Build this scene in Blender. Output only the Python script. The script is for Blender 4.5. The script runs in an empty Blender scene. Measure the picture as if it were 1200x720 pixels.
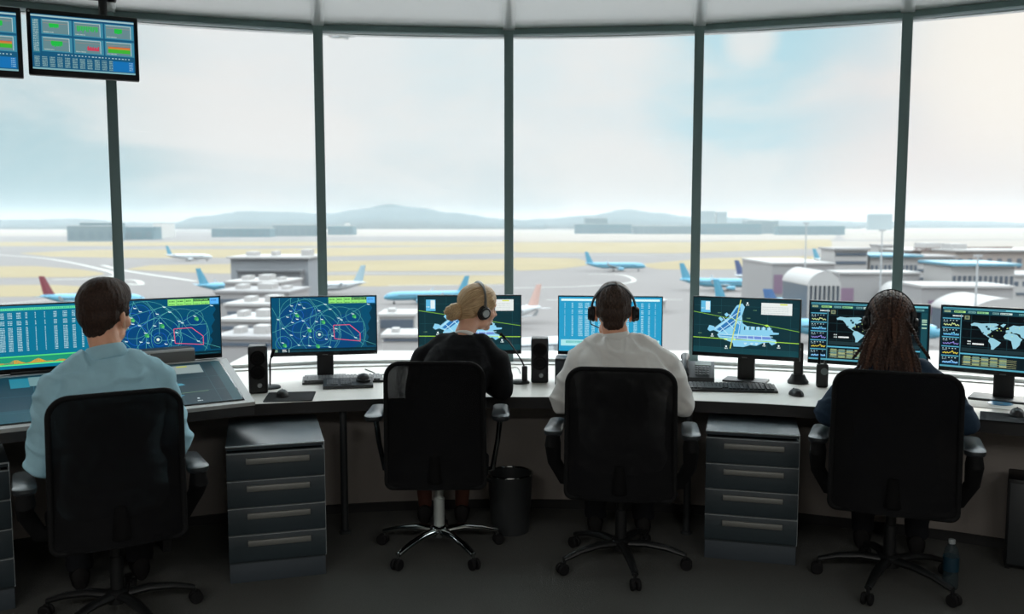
import bpy, bmesh, math, random
from mathutils import Vector, Matrix, Euler, noise

random.seed(11)
PI = math.pi
SC = bpy.context.scene
COL = SC.collection
F_PX = 1050.0                      # focal length in pixels of a 1200 px wide frame
PITCH = math.atan(98.0 / F_PX)
CAM_Z = 1.62


def V(*a):
    return Vector(a)


def ray(px, py):
    a = (px - 600) / F_PX
    b = -(py - 360) / F_PX
    c, s = math.cos(PITCH), math.sin(PITCH)
    return V(a, c + b * s, b * c - s)


def at_depth(px, py, Y):
    d = ray(px, py)
    return V(0, 0, CAM_Z) + d * (Y / d.y)


def on_plane(px, py, z):
    d = ray(px, py)
    return V(0, 0, CAM_Z) + d * ((z - CAM_Z) / d.z)


def at_radius(px, py, r):
    d = ray(px, py)
    return V(0, 0, CAM_Z) + d * (r / math.hypot(d.x, d.y))


def polar(deg, r, z=0.0):
    a = math.radians(deg)
    return V(r * math.sin(a), r * math.cos(a), z)


def lin(c):
    return tuple(((x / 255.0) / 12.92 if x / 255.0 <= 0.04045 else ((x / 255.0 + 0.055) / 1.055) ** 2.4) for x in c)


# ------------------------------------------------------------------ materials
_mats = {}


def mat(name, rgb, rough=0.5, metal=0.0, spec=0.5, bump=0.0, scale=60.0, vary=0.0, coat=0.0, sheen=0.0, stretch=None):
    """rgb is sRGB 0..255; bump and colour variation come from a noise texture in object space"""
    if name in _mats:
        return _mats[name]
    m = bpy.data.materials.new(name)
    m.use_nodes = True
    nt = m.node_tree
    b = nt.nodes['Principled BSDF']
    c = lin(rgb) + (1,)
    b.inputs['Base Color'].default_value = c
    b.inputs['Roughness'].default_value = rough
    b.inputs['Metallic'].default_value = metal
    b.inputs['Specular IOR Level'].default_value = spec
    b.inputs['Coat Weight'].default_value = coat
    b.inputs['Sheen Weight'].default_value = sheen
    tc = nt.nodes.new('ShaderNodeTexCoord')
    mp = nt.nodes.new('ShaderNodeMapping')
    nt.links.new(tc.outputs['Object'], mp.inputs['Vector'])
    if stretch:
        mp.inputs['Scale'].default_value = stretch
    n = nt.nodes.new('ShaderNodeTexNoise')
    n.inputs['Scale'].default_value = scale
    n.inputs['Detail'].default_value = 4
    nt.links.new(mp.outputs['Vector'], n.inputs['Vector'])
    v = max(vary, 0.02)
    r = nt.nodes.new('ShaderNodeMapRange')
    r.inputs['To Min'].default_value = 1 - v
    r.inputs['To Max'].default_value = 1 + v
    nt.links.new(n.outputs['Fac'], r.inputs['Value'])
    mx = nt.nodes.new('ShaderNodeVectorMath')
    mx.operation = 'SCALE'
    mx.inputs[0].default_value = c[:3]
    nt.links.new(r.outputs['Result'], mx.inputs['Scale'])
    nt.links.new(mx.outputs['Vector'], b.inputs['Base Color'])
    if bump:
        bp = nt.nodes.new('ShaderNodeBump')
        bp.inputs['Strength'].default_value = bump
        bp.inputs['Distance'].default_value = 0.01
        nt.links.new(n.outputs['Fac'], bp.inputs['Height'])
        nt.links.new(bp.outputs['Normal'], b.inputs['Normal'])
    _mats[name] = m
    return m


def glow(rgb, k=1.0):
    key = 'glow_%d_%d_%d_%d' % (rgb[0], rgb[1], rgb[2], int(k * 100))
    if key in _mats:
        return _mats[key]
    m = bpy.data.materials.new(key)
    m.use_nodes = True
    b = m.node_tree.nodes['Principled BSDF']
    b.inputs['Base Color'].default_value = (0.004, 0.004, 0.005, 1)
    b.inputs['Roughness'].default_value = 0.5
    b.inputs['Specular IOR Level'].default_value = 0.15
    b.inputs['Emission Color'].default_value = lin(rgb) + (1,)
    b.inputs['Emission Strength'].default_value = k
    _mats[key] = m
    return m


def see_through(name, rgb, clear, rough=0.6, wave=0.0):
    """woven mesh fabric: part of the light passes straight through the holes"""
    m = bpy.data.materials.new(name)
    m.use_nodes = True
    nt = m.node_tree
    b = nt.nodes['Principled BSDF']
    b.inputs['Base Color'].default_value = lin(rgb) + (1,)
    b.inputs['Roughness'].default_value = rough
    b.inputs['Specular IOR Level'].default_value = 0.15
    t = nt.nodes.new('ShaderNodeBsdfTransparent')
    mix = nt.nodes.new('ShaderNodeMixShader')
    mix.inputs[0].default_value = 1 - clear
    if wave:
        tc = nt.nodes.new('ShaderNodeTexCoord')
        n = nt.nodes.new('ShaderNodeTexNoise')
        n.inputs['Scale'].default_value = 9
        n.inputs['Distortion'].default_value = 1.2
        nt.links.new(tc.outputs['Object'], n.inputs['Vector'])
        r = nt.nodes.new('ShaderNodeMapRange')
        r.inputs['From Min'].default_value = 0.3
        r.inputs['From Max'].default_value = 0.7
        r.inputs['To Min'].default_value = 1 - clear - wave
        r.inputs['To Max'].default_value = 1 - clear + wave
        nt.links.new(n.outputs['Fac'], r.inputs['Value'])
        nt.links.new(r.outputs['Result'], mix.inputs[0])
    o = nt.nodes['Material Output']
    nt.links.new(t.outputs[0], mix.inputs[1])
    nt.links.new(b.outputs[0], mix.inputs[2])
    nt.links.new(mix.outputs[0], o.inputs['Surface'])
    _mats[name] = m
    return m


def glass_mat():
    m = bpy.data.materials.new('window_glass')
    m.use_nodes = True
    nt = m.node_tree
    nt.nodes.remove(nt.nodes['Principled BSDF'])
    t = nt.nodes.new('ShaderNodeBsdfTransparent')
    t.inputs[0].default_value = (0.975, 0.99, 0.99, 1)
    g = nt.nodes.new('ShaderNodeBsdfGlossy')
    g.inputs['Roughness'].default_value = 0.02
    f = nt.nodes.new('ShaderNodeFresnel')
    f.inputs['IOR'].default_value = 1.04
    mix = nt.nodes.new('ShaderNodeMixShader')
    nt.links.new(f.outputs[0], mix.inputs[0])
    nt.links.new(t.outputs[0], mix.inputs[1])
    nt.links.new(g.outputs[0], mix.inputs[2])
    nt.links.new(mix.outputs[0], nt.nodes['Material Output'].inputs['Surface'])
    return m


def hair_mat(name, dark, light, freq=26.0, rough=0.45, tip=None, along=3.0):
    """strands: noise that runs along the meridians around the object's own Z axis"""
    m = bpy.data.materials.new(name)
    m.use_nodes = True
    nt = m.node_tree
    b = nt.nodes['Principled BSDF']
    b.inputs['Roughness'].default_value = rough
    b.inputs['Specular IOR Level'].default_value = 0.3
    tc = nt.nodes.new('ShaderNodeTexCoord')
    sp = nt.nodes.new('ShaderNodeSeparateXYZ')
    nt.links.new(tc.outputs['Object'], sp.inputs[0])
    an = nt.nodes.new('ShaderNodeMath')
    an.operation = 'ARCTAN2'
    nt.links.new(sp.outputs['X'], an.inputs[0])
    nt.links.new(sp.outputs['Y'], an.inputs[1])
    m1 = nt.nodes.new('ShaderNodeMath'); m1.operation = 'MULTIPLY'; m1.inputs[1].default_value = freq
    nt.links.new(an.outputs[0], m1.inputs[0])
    m2 = nt.nodes.new('ShaderNodeMath'); m2.operation = 'MULTIPLY'; m2.inputs[1].default_value = along * 6
    nt.links.new(sp.outputs['Z'], m2.inputs[0])
    cb = nt.nodes.new('ShaderNodeCombineXYZ')
    nt.links.new(m1.outputs[0], cb.inputs[0])
    nt.links.new(m2.outputs[0], cb.inputs[1])
    n = nt.nodes.new('ShaderNodeTexNoise')
    n.inputs['Scale'].default_value = 1.0
    n.inputs['Detail'].default_value = 5
    n.inputs['Roughness'].default_value = 0.65
    nt.links.new(cb.outputs[0], n.inputs['Vector'])
    rp = nt.nodes.new('ShaderNodeValToRGB')
    rp.color_ramp.elements[0].position = 0.32
    rp.color_ramp.elements[1].position = 0.72
    rp.color_ramp.elements[0].color = lin(dark) + (1,)
    rp.color_ramp.elements[1].color = lin(light) + (1,)
    nt.links.new(n.outputs['Fac'], rp.inputs['Fac'])
    nt.links.new(rp.outputs['Color'], b.inputs['Base Color'])
    bp = nt.nodes.new('ShaderNodeBump')
    bp.inputs['Strength'].default_value = 0.7
    bp.inputs['Distance'].default_value = 0.004
    nt.links.new(n.outputs['Fac'], bp.inputs['Height'])
    nt.links.new(bp.outputs['Normal'], b.inputs['Normal'])
    _mats[name] = m
    return m


# ------------------------------------------------------------------ mesh building
class MB:
    def __init__(self):
        self.bm = bmesh.new()
        self.mi = 0

    def _tag(self, verts):
        for f in {f for v in verts for f in v.link_faces}:
            f.material_index = self.mi

    def box(self, c, s, rot=(0, 0, 0), bevel=0.0, seg=2):
        M = Matrix.LocRotScale(Vector(c), Euler(rot), Vector(s))
        r = bmesh.ops.create_cube(self.bm, size=1.0, matrix=M)
        vs = r['verts']
        if bevel:
            es = list({e for v in vs for e in v.link_edges})
            rb = bmesh.ops.bevel(self.bm, geom=es, offset=bevel, segments=seg, affect='EDGES', profile=0.5)
            vs = rb['verts']
            fs = set(rb['faces']) | {f for v in vs for f in v.link_faces}
            for f in fs:
                f.material_index = self.mi
            return self
        self._tag(vs)
        return self

    def ell(self, c, r, rot=(0, 0, 0), u=20, v=12):
        if not hasattr(r, '__len__'):
            r = (r, r, r)
        M = Matrix.LocRotScale(Vector(c), Euler(rot), Vector(r))
        q = bmesh.ops.create_uvsphere(self.bm, u_segments=u, v_segments=v, radius=1.0, matrix=M)
        self._tag(q['verts'])
        return self

    def rings(self, rings, cap=True, close=False):
        vs = [[self.bm.verts.new(p) for p in r] for r in rings]
        n = len(vs[0])
        fs = []
        m = len(vs)
        for i in range(m if close else m - 1):
            a, b = vs[i], vs[(i + 1) % m]
            for j in range(n):
                fs.append(self.bm.faces.new((a[j], a[(j + 1) % n], b[(j + 1) % n], b[j])))
        if cap and not close:
            fs.append(self.bm.faces.new(list(reversed(vs[0]))))
            fs.append(self.bm.faces.new(vs[-1]))
        for f in fs:
            f.material_index = self.mi
        return self

    def tube(self, pts, rad, seg=10, cap=True, close=False, flat=None):
        """swept circle along points; rad is a number or a list; flat=(a,b) squashes the section along (side, up)"""
        pts = [Vector(p) for p in pts]
        n = len(pts)
        rr = rad if hasattr(rad, '__len__') else [rad] * n
        rings = []
        ref = None
        for i, p in enumerate(pts):
            if close:
                t = (pts[(i + 1) % n] - pts[i - 1]).normalized()
            else:
                t = (pts[min(i + 1, n - 1)] - pts[max(i - 1, 0)]).normalized()
            if ref is None:
                ref = V(0, 0, 1) if abs(t.z) < 0.9 else V(1, 0, 0)
            s = t.cross(ref)
            if s.length < 1e-6:
                s = t.orthogonal()
            s.normalize()
            up = s.cross(t).normalized()
            ref = up
            fa, fb = flat if flat else (1, 1)
            rings.append([p + (s * math.cos(2 * PI * j / seg) * fa + up * math.sin(2 * PI * j / seg) * fb) * rr[i] for j in range(seg)])
        return self.rings(rings, cap, close)

    def limb(self, pts, rad, seg=14):
        """tapered limb with round ends and joints"""
        self.tube(pts, rad, seg)
        for p, r in zip(pts, rad):
            self.ell(p, r * 0.995, u=14, v=10)
        return self

    def lathe(self, prof, c=(0, 0, 0), seg=24, rot=(0, 0, 0)):
        M = Matrix.LocRotScale(Vector(c), Euler(rot), V(1, 1, 1))
        rings = [[M @ V(max(r, 1e-4) * math.cos(2 * PI * j / seg), max(r, 1e-4) * math.sin(2 * PI * j / seg), z) for j in range(seg)] for r, z in prof]
        return self.rings(rings)

    def prism(self, poly, h, M=None):
        """poly: 2D outline in XY, extruded along Z from 0 to h"""
        M = M or Matrix()
        return self.rings([[M @ V(x, y, 0) for x, y in poly], [M @ V(x, y, h) for x, y in poly]])

    def arc(self, r0, r1, z0, z1, a0, a1, step=1.0):
        n = max(2, int(abs(a1 - a0) / step))
        rings = []
        for i in range(n + 1):
            a = a0 + (a1 - a0) * i / n
            rings.append([polar(a, r0, z0), polar(a, r1, z0), polar(a, r1, z1), polar(a, r0, z1)])
        return self.rings(rings)

    def build(self, name, mats, parent=None, smooth=True, angle=40, loc=None, rot=None):
        bmesh.ops.recalc_face_normals(self.bm, faces=self.bm.faces)
        me = bpy.data.meshes.new(name)
        self.bm.to_mesh(me)
        self.bm.free()
        for m in (mats if isinstance(mats, (list, tuple)) else [mats]):
            me.materials.append(m)
        if smooth:
            me.shade_smooth()
            me.set_sharp_from_angle(angle=math.radians(angle))
        o = bpy.data.objects.new(name, me)
        COL.objects.link(o)
        if parent:
            o.parent = parent
        if loc is not None:
            o.location = loc
        if rot is not None:
            o.rotation_euler = rot
        return o


def remesh(mb, voxel, smooth=4, factor=0.5, wrinkle=None):
    """join overlapping closed shapes into one continuous skin; returns a bmesh holder"""
    me = bpy.data.meshes.new('skin_tmp')
    bmesh.ops.recalc_face_normals(mb.bm, faces=mb.bm.faces)
    mb.bm.to_mesh(me)
    mb.bm.free()
    o = bpy.data.objects.new('skin_tmp', me)
    COL.objects.link(o)
    r = o.modifiers.new('r', 'REMESH')
    r.mode = 'VOXEL'
    r.voxel_size = voxel
    s = o.modifiers.new('s', 'SMOOTH')
    s.iterations = smooth
    s.factor = factor
    dg = bpy.context.evaluated_depsgraph_get()
    ev = o.evaluated_get(dg)
    out = MB()
    out.bm.from_mesh(ev.to_mesh())
    ev.to_mesh_clear()
    bpy.data.objects.remove(o)
    bpy.data.meshes.remove(me)
    if wrinkle:
        out.bm.normal_update()
        for v in out.bm.verts:
            v.co += v.normal * wrinkle(v.co, v.normal)
    return out


def tag(o, label, cat, group=None, kind=None):
    o['label'] = label
    o['category'] = cat
    if group:
        o['group'] = group
    if kind:
        o['kind'] = kind
    return o


def thing(name, label, cat, loc=(0, 0, 0), rotz=0.0, group=None):
    o = bpy.data.objects.new(name, None)
    o.empty_display_size = 0.1
    COL.objects.link(o)
    o.location = loc
    o.rotation_euler = (0, 0, rotz)
    return tag(o, label, cat, group)


def copy_tree(o, parent=None):
    c = o.copy()
    COL.objects.link(c)
    if parent:
        c.parent = parent
    for ch in list(o.children):
        copy_tree(ch, c)
    return c


def structure(o):
    o['kind'] = 'structure'
    return o


def rrect(w, h, r, n=6):
    """rounded rectangle outline centred on the origin"""
    out = []
    for cx, cy, a0 in ((w / 2 - r, h / 2 - r, 0), (-w / 2 + r, h / 2 - r, 90), (-w / 2 + r, -h / 2 + r, 180), (w / 2 - r, -h / 2 + r, 270)):
        for i in range(n + 1):
            a = math.radians(a0 + 90 * i / n)
            out.append((cx + r * math.cos(a), cy + r * math.sin(a)))
    return out


# common materials
BLACK = mat('black_plastic', (15, 17, 18), 0.45, spec=0.4)
MATTE = mat('matt_black', (14, 15, 16), 0.8, spec=0.2)
DARKGREY = mat('dark_grey_plastic', (38, 42, 44), 0.5)
CHROME = mat('chrome', (190, 195, 195), 0.12, metal=1.0)
STEEL = mat('brushed_steel', (120, 124, 125), 0.35, metal=1.0)
RUBBER = mat('rubber', (17, 17, 18), 0.75, spec=0.2)
HAZE = 0.00029
OUT = 0.54
SKY = 1.0
LAMP, FILL_GLOW, FILL_Y = 50.0, 3.0, -1.4
# ------------------------------------------------------------------ camera
cam_d = bpy.data.cameras.new('camera')
cam_d.sensor_fit = 'HORIZONTAL'
cam_d.sensor_width = 36.0
cam_d.lens = F_PX * 36.0 / 1200.0
cam_d.clip_start = 0.05
cam_d.clip_end = 20000
cam_d.dof.use_dof = True
cam_d.dof.focus_distance = 4.5
cam_d.dof.aperture_fstop = 2.4
cam = bpy.data.objects.new('camera', cam_d)
COL.objects.link(cam)
cam.location = (0, 0, CAM_Z)
cam.rotation_euler = (PI / 2 - PITCH, 0, 0)
SC.camera = cam
SC.view_settings.view_transform = 'Standard'
SC.view_settings.look = 'None'
SC.view_settings.gamma = 1
SC.view_settings.use_curve_mapping = False
SC.view_settings.exposure = 0.0

# ------------------------------------------------------------------ room shell
R_WIN, Z_SILL, Z_HEAD, Z_CEIL = 5.8, 0.728, 2.80, 2.838
A0, STEP = -0.2, 11.75
K0, K1 = -4, 4
carpet = mat('floor_carpet', (84, 85, 82), 0.9, spec=0.15, bump=0.4, scale=140, vary=0.18)
ceil_m = mat('ceiling_panel', (248, 250, 249), 0.30, metal=0.8, spec=0.5, vary=0.01, scale=3)
wall_m = mat('painted_wall', (142, 136, 130), 0.8, spec=0.2, bump=0.05, scale=90, vary=0.04)
dark_trim = mat('dark_trim', (22, 23, 24), 0.6)
frame_m = mat('window_frame_paint', (108, 132, 133), 0.45, spec=0.4)
sill_m = mat('sill_paint', (226, 226, 222), 0.4, vary=0.01)
GLASS = glass_mat()
aL, aR = A0 + STEP * K0, A0 + STEP * K1
eL, eR = polar(aL, R_WIN + 0.1), polar(aR, R_WIN + 0.1)
Y_BACK = -3.2


def plan(r):
    pts = [polar(aL + (aR - aL) * i / 32, r) for i in range(33)]
    return [(p.x, p.y) for p in pts] + [(eR.x, Y_BACK), (eL.x, Y_BACK)]


m = MB(); m.prism(plan(R_WIN + 0.1), 0.1, Matrix.Translation((0, 0, -0.1)))
structure(m.build('floor', carpet))
# ceiling: flat panels with a raised radial joint at every mullion
m = MB(); m.prism(plan(R_WIN + 0.1), 0.1, Matrix.Translation((0, 0, Z_CEIL)))
ceiling = structure(m.build('ceiling', ceil_m))
m = MB()
for k in range(K0, K1 + 1):
    a = math.radians(A0 + STEP * k)
    m.box(polar(A0 + STEP * k, 4.3, Z_CEIL - 0.006), (0.075, 2.9, 0.012), (0, 0, -a), 0.003)
structure(m.build('trim_1', ceil_m))
for nm, p0, p1 in (('wall_left', eL, V(eL.x, Y_BACK, 0)), ('wall_right', eR, V(eR.x, Y_BACK, 0)), ('wall_back', V(eL.x, Y_BACK, 0), V(eR.x, Y_BACK, 0))):
    c = (p0 + p1) / 2
    d = p1 - p0
    m = MB(); m.box((c.x, c.y, Z_CEIL / 2), (d.length, 0.1, Z_CEIL), (0, 0, math.atan2(d.y, d.x)))
    structure(m.build(nm, wall_m))
m = MB(); m.arc(5.0, 5.9, 0, 0.655, aL, aR)
structure(m.build('wall_front', wall_m))
m = MB(); m.arc(4.985, 5.0, 0, 0.05, aL, aR)
structure(m.build('baseboard_front', dark_trim))
m = MB(); m.arc(5.66, 5.9, 0.655, Z_SILL, aL, aR)
structure(m.build('trim_2', sill_m))
m = MB(); m.arc(5.845, 5.9, Z_HEAD, Z_CEIL, aL, aR)
structure(m.build('trim_3', ceil_m))

# windows: straight panes between the mullions
for i, k in enumerate(range(K0, K1)):
    a, b = A0 + STEP * k, A0 + STEP * (k + 1)
    p, q = polar(a, R_WIN), polar(b, R_WIN)
    d = q - p
    ang = math.atan2(d.y, d.x)
    c = (p + q) / 2
    m = MB()
    m.box((p.x, p.y, (Z_SILL + Z_HEAD + 0.04) / 2), (0.058, 0.10, Z_HEAD + 0.04 - Z_SILL), (0, 0, -math.radians(a)), 0.004)
    m.box((c.x, c.y, Z_HEAD + 0.019), (d.length, 0.09, 0.036), (0, 0, ang), 0.003)
    if k == K1 - 1:
        m.box((q.x, q.y, (Z_SILL + Z_HEAD) / 2), (0.058, 0.10, Z_HEAD - Z_SILL), (0, 0, -math.radians(b)), 0.004)
    w = structure(m.build('window_%d' % (i + 1), frame_m))
    g = MB(); g.box((c.x, c.y, Z_SILL + 0.010), (d.length - 0.05, 0.06, 0.020), (0, 0, ang), 0.003); g.build('sill_rail', sill_m, w)
    g = MB()
    g.box((c.x, c.y, (Z_SILL + Z_HEAD) / 2 + 0.01), (d.length - 0.05, 0.008, Z_HEAD - Z_SILL - 0.03), (0, 0, ang))
    g.build('pane', GLASS, w, smooth=False)

# ------------------------------------------------------------------ worktop, legs
top_m = mat('worktop_laminate', (224, 220, 212), 0.36, spec=0.5, vary=0.02, scale=30)
edge_m = mat('worktop_edge', (16, 17, 18), 0.5)
Z_TOP = 0.72
R_DESK = 4.60
DA0, DA1 = -19.5, aR - 1.5
wt = thing('worktop', 'long curved light grey worktop with black front edge below the windows', 'desk', polar(0, R_DESK, 0.66))
m = MB(); m.arc(R_DESK + 0.004, 5.655, Z_TOP - 0.012, Z_TOP, DA0, DA1)
o = m.build('top_surface', top_m, wt); o.location = -wt.location
m = MB(); m.arc(R_DESK, R_DESK + 0.03, Z_TOP - 0.06, Z_TOP - 0.002, DA0, DA1)
m.arc(R_DESK + 0.03, 5.65, Z_TOP - 0.05, Z_TOP - 0.012, DA0, DA1)
o = m.build('edge', edge_m, wt); o.location = -wt.location
for px in (398, 811):
    p = at_radius(px, 262, 4.66)
    m = MB(); m.tube([(p.x, p.y, 0.01), (p.x, p.y, 0.66)], 0.019, 14)
    m.lathe([(0.03, 0), (0.03, 0.012), (0.02, 0.02)], (p.x, p.y, 0))
    o = m.build('leg', DARKGREY, wt); o.location = -wt.location


# ------------------------------------------------------------------ drawer units
case_m = mat('drawer_case', (42, 51, 55), 0.42, vary=0.03)
front_m = mat('drawer_front', (42, 53, 58), 0.45, vary=0.04, scale=40)
handle_m = mat('drawer_handle', (122, 124, 120), 0.45, metal=0.5)
plinth_m = mat('drawer_plinth', (54, 63, 70), 0.6)


strip_m = mat('drawer_edge_strip', (150, 158, 160), 0.4, metal=0.3)


def drawer_unit(loc, rotz, label, group=None, W=0.43, H=0.635, D=0.58):
    t = thing('drawer_unit', label, 'cabinet', loc, rotz, group)
    m = MB()
    m.box((0, D / 2 + 0.02, H - 0.011), (W, D, 0.022), bevel=0.002)
    m.box((0, D / 2 + 0.02, (H + 0.09) / 2 - 0.02), (W - 0.008, D - 0.01, H - 0.13))
    m.build('body', case_m, t)
    m = MB(); m.box((0, D / 2 + 0.02, 0.05), (W - 0.006, D - 0.02, 0.10), bevel=0.002)
    m.build('plinth', plinth_m, t)
    hh = (H - 0.03 - 0.105) / 4
    for i in range(4):
        z = 0.105 + hh * (i + 0.5)
        m = MB(); m.box((0, 0.012, z), (W - 0.004, 0.022, hh - 0.005), bevel=0.002)
        d = m.build('drawer', front_m, t)
        m = MB()
        m.box((0.008, -0.012, z + hh * 0.2), (0.275, 0.006, 0.026), bevel=0.002)
        m.box((0.008, -0.004, z + hh * 0.2 + 0.010), (0.275, 0.018, 0.005))
        m.build('handle', handle_m, d)
        m = MB(); m.box((0, 0.0075, z + (hh - 0.005) / 2 - 0.0008), (W - 0.006, 0.018, 0.003)); m.build('edge_strip', strip_m, d, smooth=False)
    m = MB()
    m.box((0, 0.008, H - 0.002), (W, 0.008, 0.005))
    m.box((W / 2 - 0.0025, 0.006, H / 2 + 0.05), (0.004, 0.008, H - 0.11))
    m.build('edge_strip', strip_m, t, smooth=False)
    return t


def px_dir(px):
    d = ray(px, 262)
    return math.degrees(math.atan2(d.x, d.y))


p = on_plane(327, 682, 0)
drawer_unit((p.x, p.y, 0), math.radians(16), 'dark grey four-drawer pedestal between the seated man in blue and the blonde woman')
p = on_plane(878, 661, 0)
drawer_unit((p.x, p.y, 0), math.radians(-14.5), 'dark grey four-drawer pedestal between the white shirted man and the braided woman')

# ------------------------------------------------------------------ sloped console at the blue shirted man's place
ANG = math.radians(33.0)
F0 = on_plane(299, 471, 0.795)
U = V(-math.cos(ANG), -math.sin(ANG), 0)        # along the console, away from its outer end
N = V(-math.sin(ANG), math.cos(ANG), 0)         # from the operator towards the windows
con = thing('control_console', 'wide sloped control console with built-in touch displays before the blue shirted man', 'console', (F0.x, F0.y, 0), PI + ANG)
# local frame of the console: x along U, y = -N, so work with s (along) and n (towards window)
con_grey = mat('console_frame', (152, 152, 148), 0.38, vary=0.02)
con_dark = mat('console_body', (24, 26, 28), 0.55)
LEN = 2.3


def cs(s, n, z):
    return V(s, -n, z)


def con_sheet(mb, prof, s0, s1):
    mb.rings([[cs(s, n, z) for n, z in prof] for s in (s0, s1)])


SLOPE = 0.145 / 0.46
m = MB()
con_sheet(m, [(0, 0.778), (0.0, 0.795), (0.46, 0.94), (0.46, 0.90)], 0, LEN)
m.build('sloped_frame', con_grey, con)
m = MB()
con_sheet(m, [(0.0, 0.735), (0.0, 0.777), (0.46, 0.90), (0.95, 0.90), (0.95, 0.724), (0.2, 0.724)], 0.005, LEN)
con_sheet(m, [(0.46, 0.90), (0.46, 0.915), (0.96, 0.915), (0.96, 0.90)], 0.0, LEN)
m.build('body', con_dark, con)
m = MB()
m.rings([[cs(s, n, z) for n, z in ((0.45, 0), (0.45, 0.724), (0.80, 0.724), (0.80, 0))] for s in (0.30, 0.34)])
m.build('side_panel', con_dark, con)
p = on_plane(20, 716, 0) + U * 0.215
drawer_unit((p.x, p.y, 0), ANG, 'dark drawer pedestal under the sloped console beside the blue shirted man')
# ------------------------------------------------------------------ pictures on screens
class Canvas:
    """flat drawing in u,v (0..1, v up) that becomes one emitting mesh; later strokes lie a hair nearer the viewer"""

    def __init__(self, W, H, gain=1.0):
        self.W, self.H, self.g = W, H, gain
        self.bm = bmesh.new()
        self.mats, self.idx, self.layer = [], {}, 0

    def _m(self, rgb):
        if rgb not in self.idx:
            self.idx[rgb] = len(self.mats)
            self.mats.append(glow(rgb, self.g))
        return self.idx[rgb]

    def poly(self, pts, rgb, lift=True):
        if lift:
            self.layer += 1
        y = -0.00002 * self.layer
        k = self._m(rgb)
        vs = [self.bm.verts.new(((u - 0.5) * self.W, y, (v - 0.5) * self.H)) for u, v in pts]
        f = self.bm.faces.new(vs)
        f.material_index = k
        f.normal_update()
        if f.normal.y > 0:
            f.normal_flip()
        if len(pts) > 4:
            bmesh.ops.triangulate(self.bm, faces=[f])

    def rect(self, u0, v0, u1, v1, rgb, lift=True):
        u0, u1 = max(0, u0), min(1, u1)
        v0, v1 = max(0, v0), min(1, v1)
        self.poly([(u0, v0), (u1, v0), (u1, v1), (u0, v1)], rgb, lift)

    def line(self, pts, rgb, w=0.004, close=False):
        """w is a share of the width"""
        self.layer += 1
        asp = self.W / self.H
        ps = list(pts) + ([pts[0]] if close else [])
        for (a, b), (c, d) in zip(ps, ps[1:]):
            dx, dy = (c - a) * self.W, (d - b) * self.H
            L = math.hypot(dx, dy) or 1e-9
            nx, ny = -dy / L * w / 2, dx / L * w / 2 * asp
            self.poly([(a + nx, b + ny), (c + nx, d + ny), (c - nx, d - ny), (a - nx, b - ny)], rgb, False)

    def ring(self, u, v, r, rgb, w=0.003, n=40, a0=0, a1=360):
        """r is a share of the width; parts outside the screen are left out"""
        self.layer += 1
        asp = self.W / self.H
        for i in range(n):
            q = []
            for j, rr in ((i, r - w / 2), (i, r + w / 2), (i + 1, r + w / 2), (i + 1, r - w / 2)):
                a = math.radians(a0 + (a1 - a0) * j / n)
                q.append((u + rr * math.cos(a), v + rr * math.sin(a) * asp))
            if all(0.005 < x < 0.995 and 0.005 < y < 0.995 for x, y in q):
                self.poly(q, rgb, False)

    def disc(self, u, v, r, rgb, n=12):
        asp = self.W / self.H
        self.poly([(u + r * math.cos(2 * PI * i / n), v + r * math.sin(2 * PI * i / n) * asp) for i in range(n)], rgb)

    def dashes(self, u, v, n, rgb, w=0.006, h=0.01, gap=0.003, rnd=0.5):
        """a row of tiny blocks, as unreadable small print reads"""
        self.layer += 1
        for i in range(n):
            ww = w * (1 - rnd * random.random())
            self.rect(u, v, u + ww, v + h, rgb, False)
            u += w + gap

    def build(self, name, parent, loc, rot=(0, 0, 0)):
        me = bpy.data.meshes.new(name)
        self.bm.to_mesh(me)
        self.bm.free()
        for k in self.mats:
            me.materials.append(k)
        o = bpy.data.objects.new(name, me)
        COL.objects.link(o)
        o.parent = parent
        o.location = loc
        o.rotation_euler = rot
        return o


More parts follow.
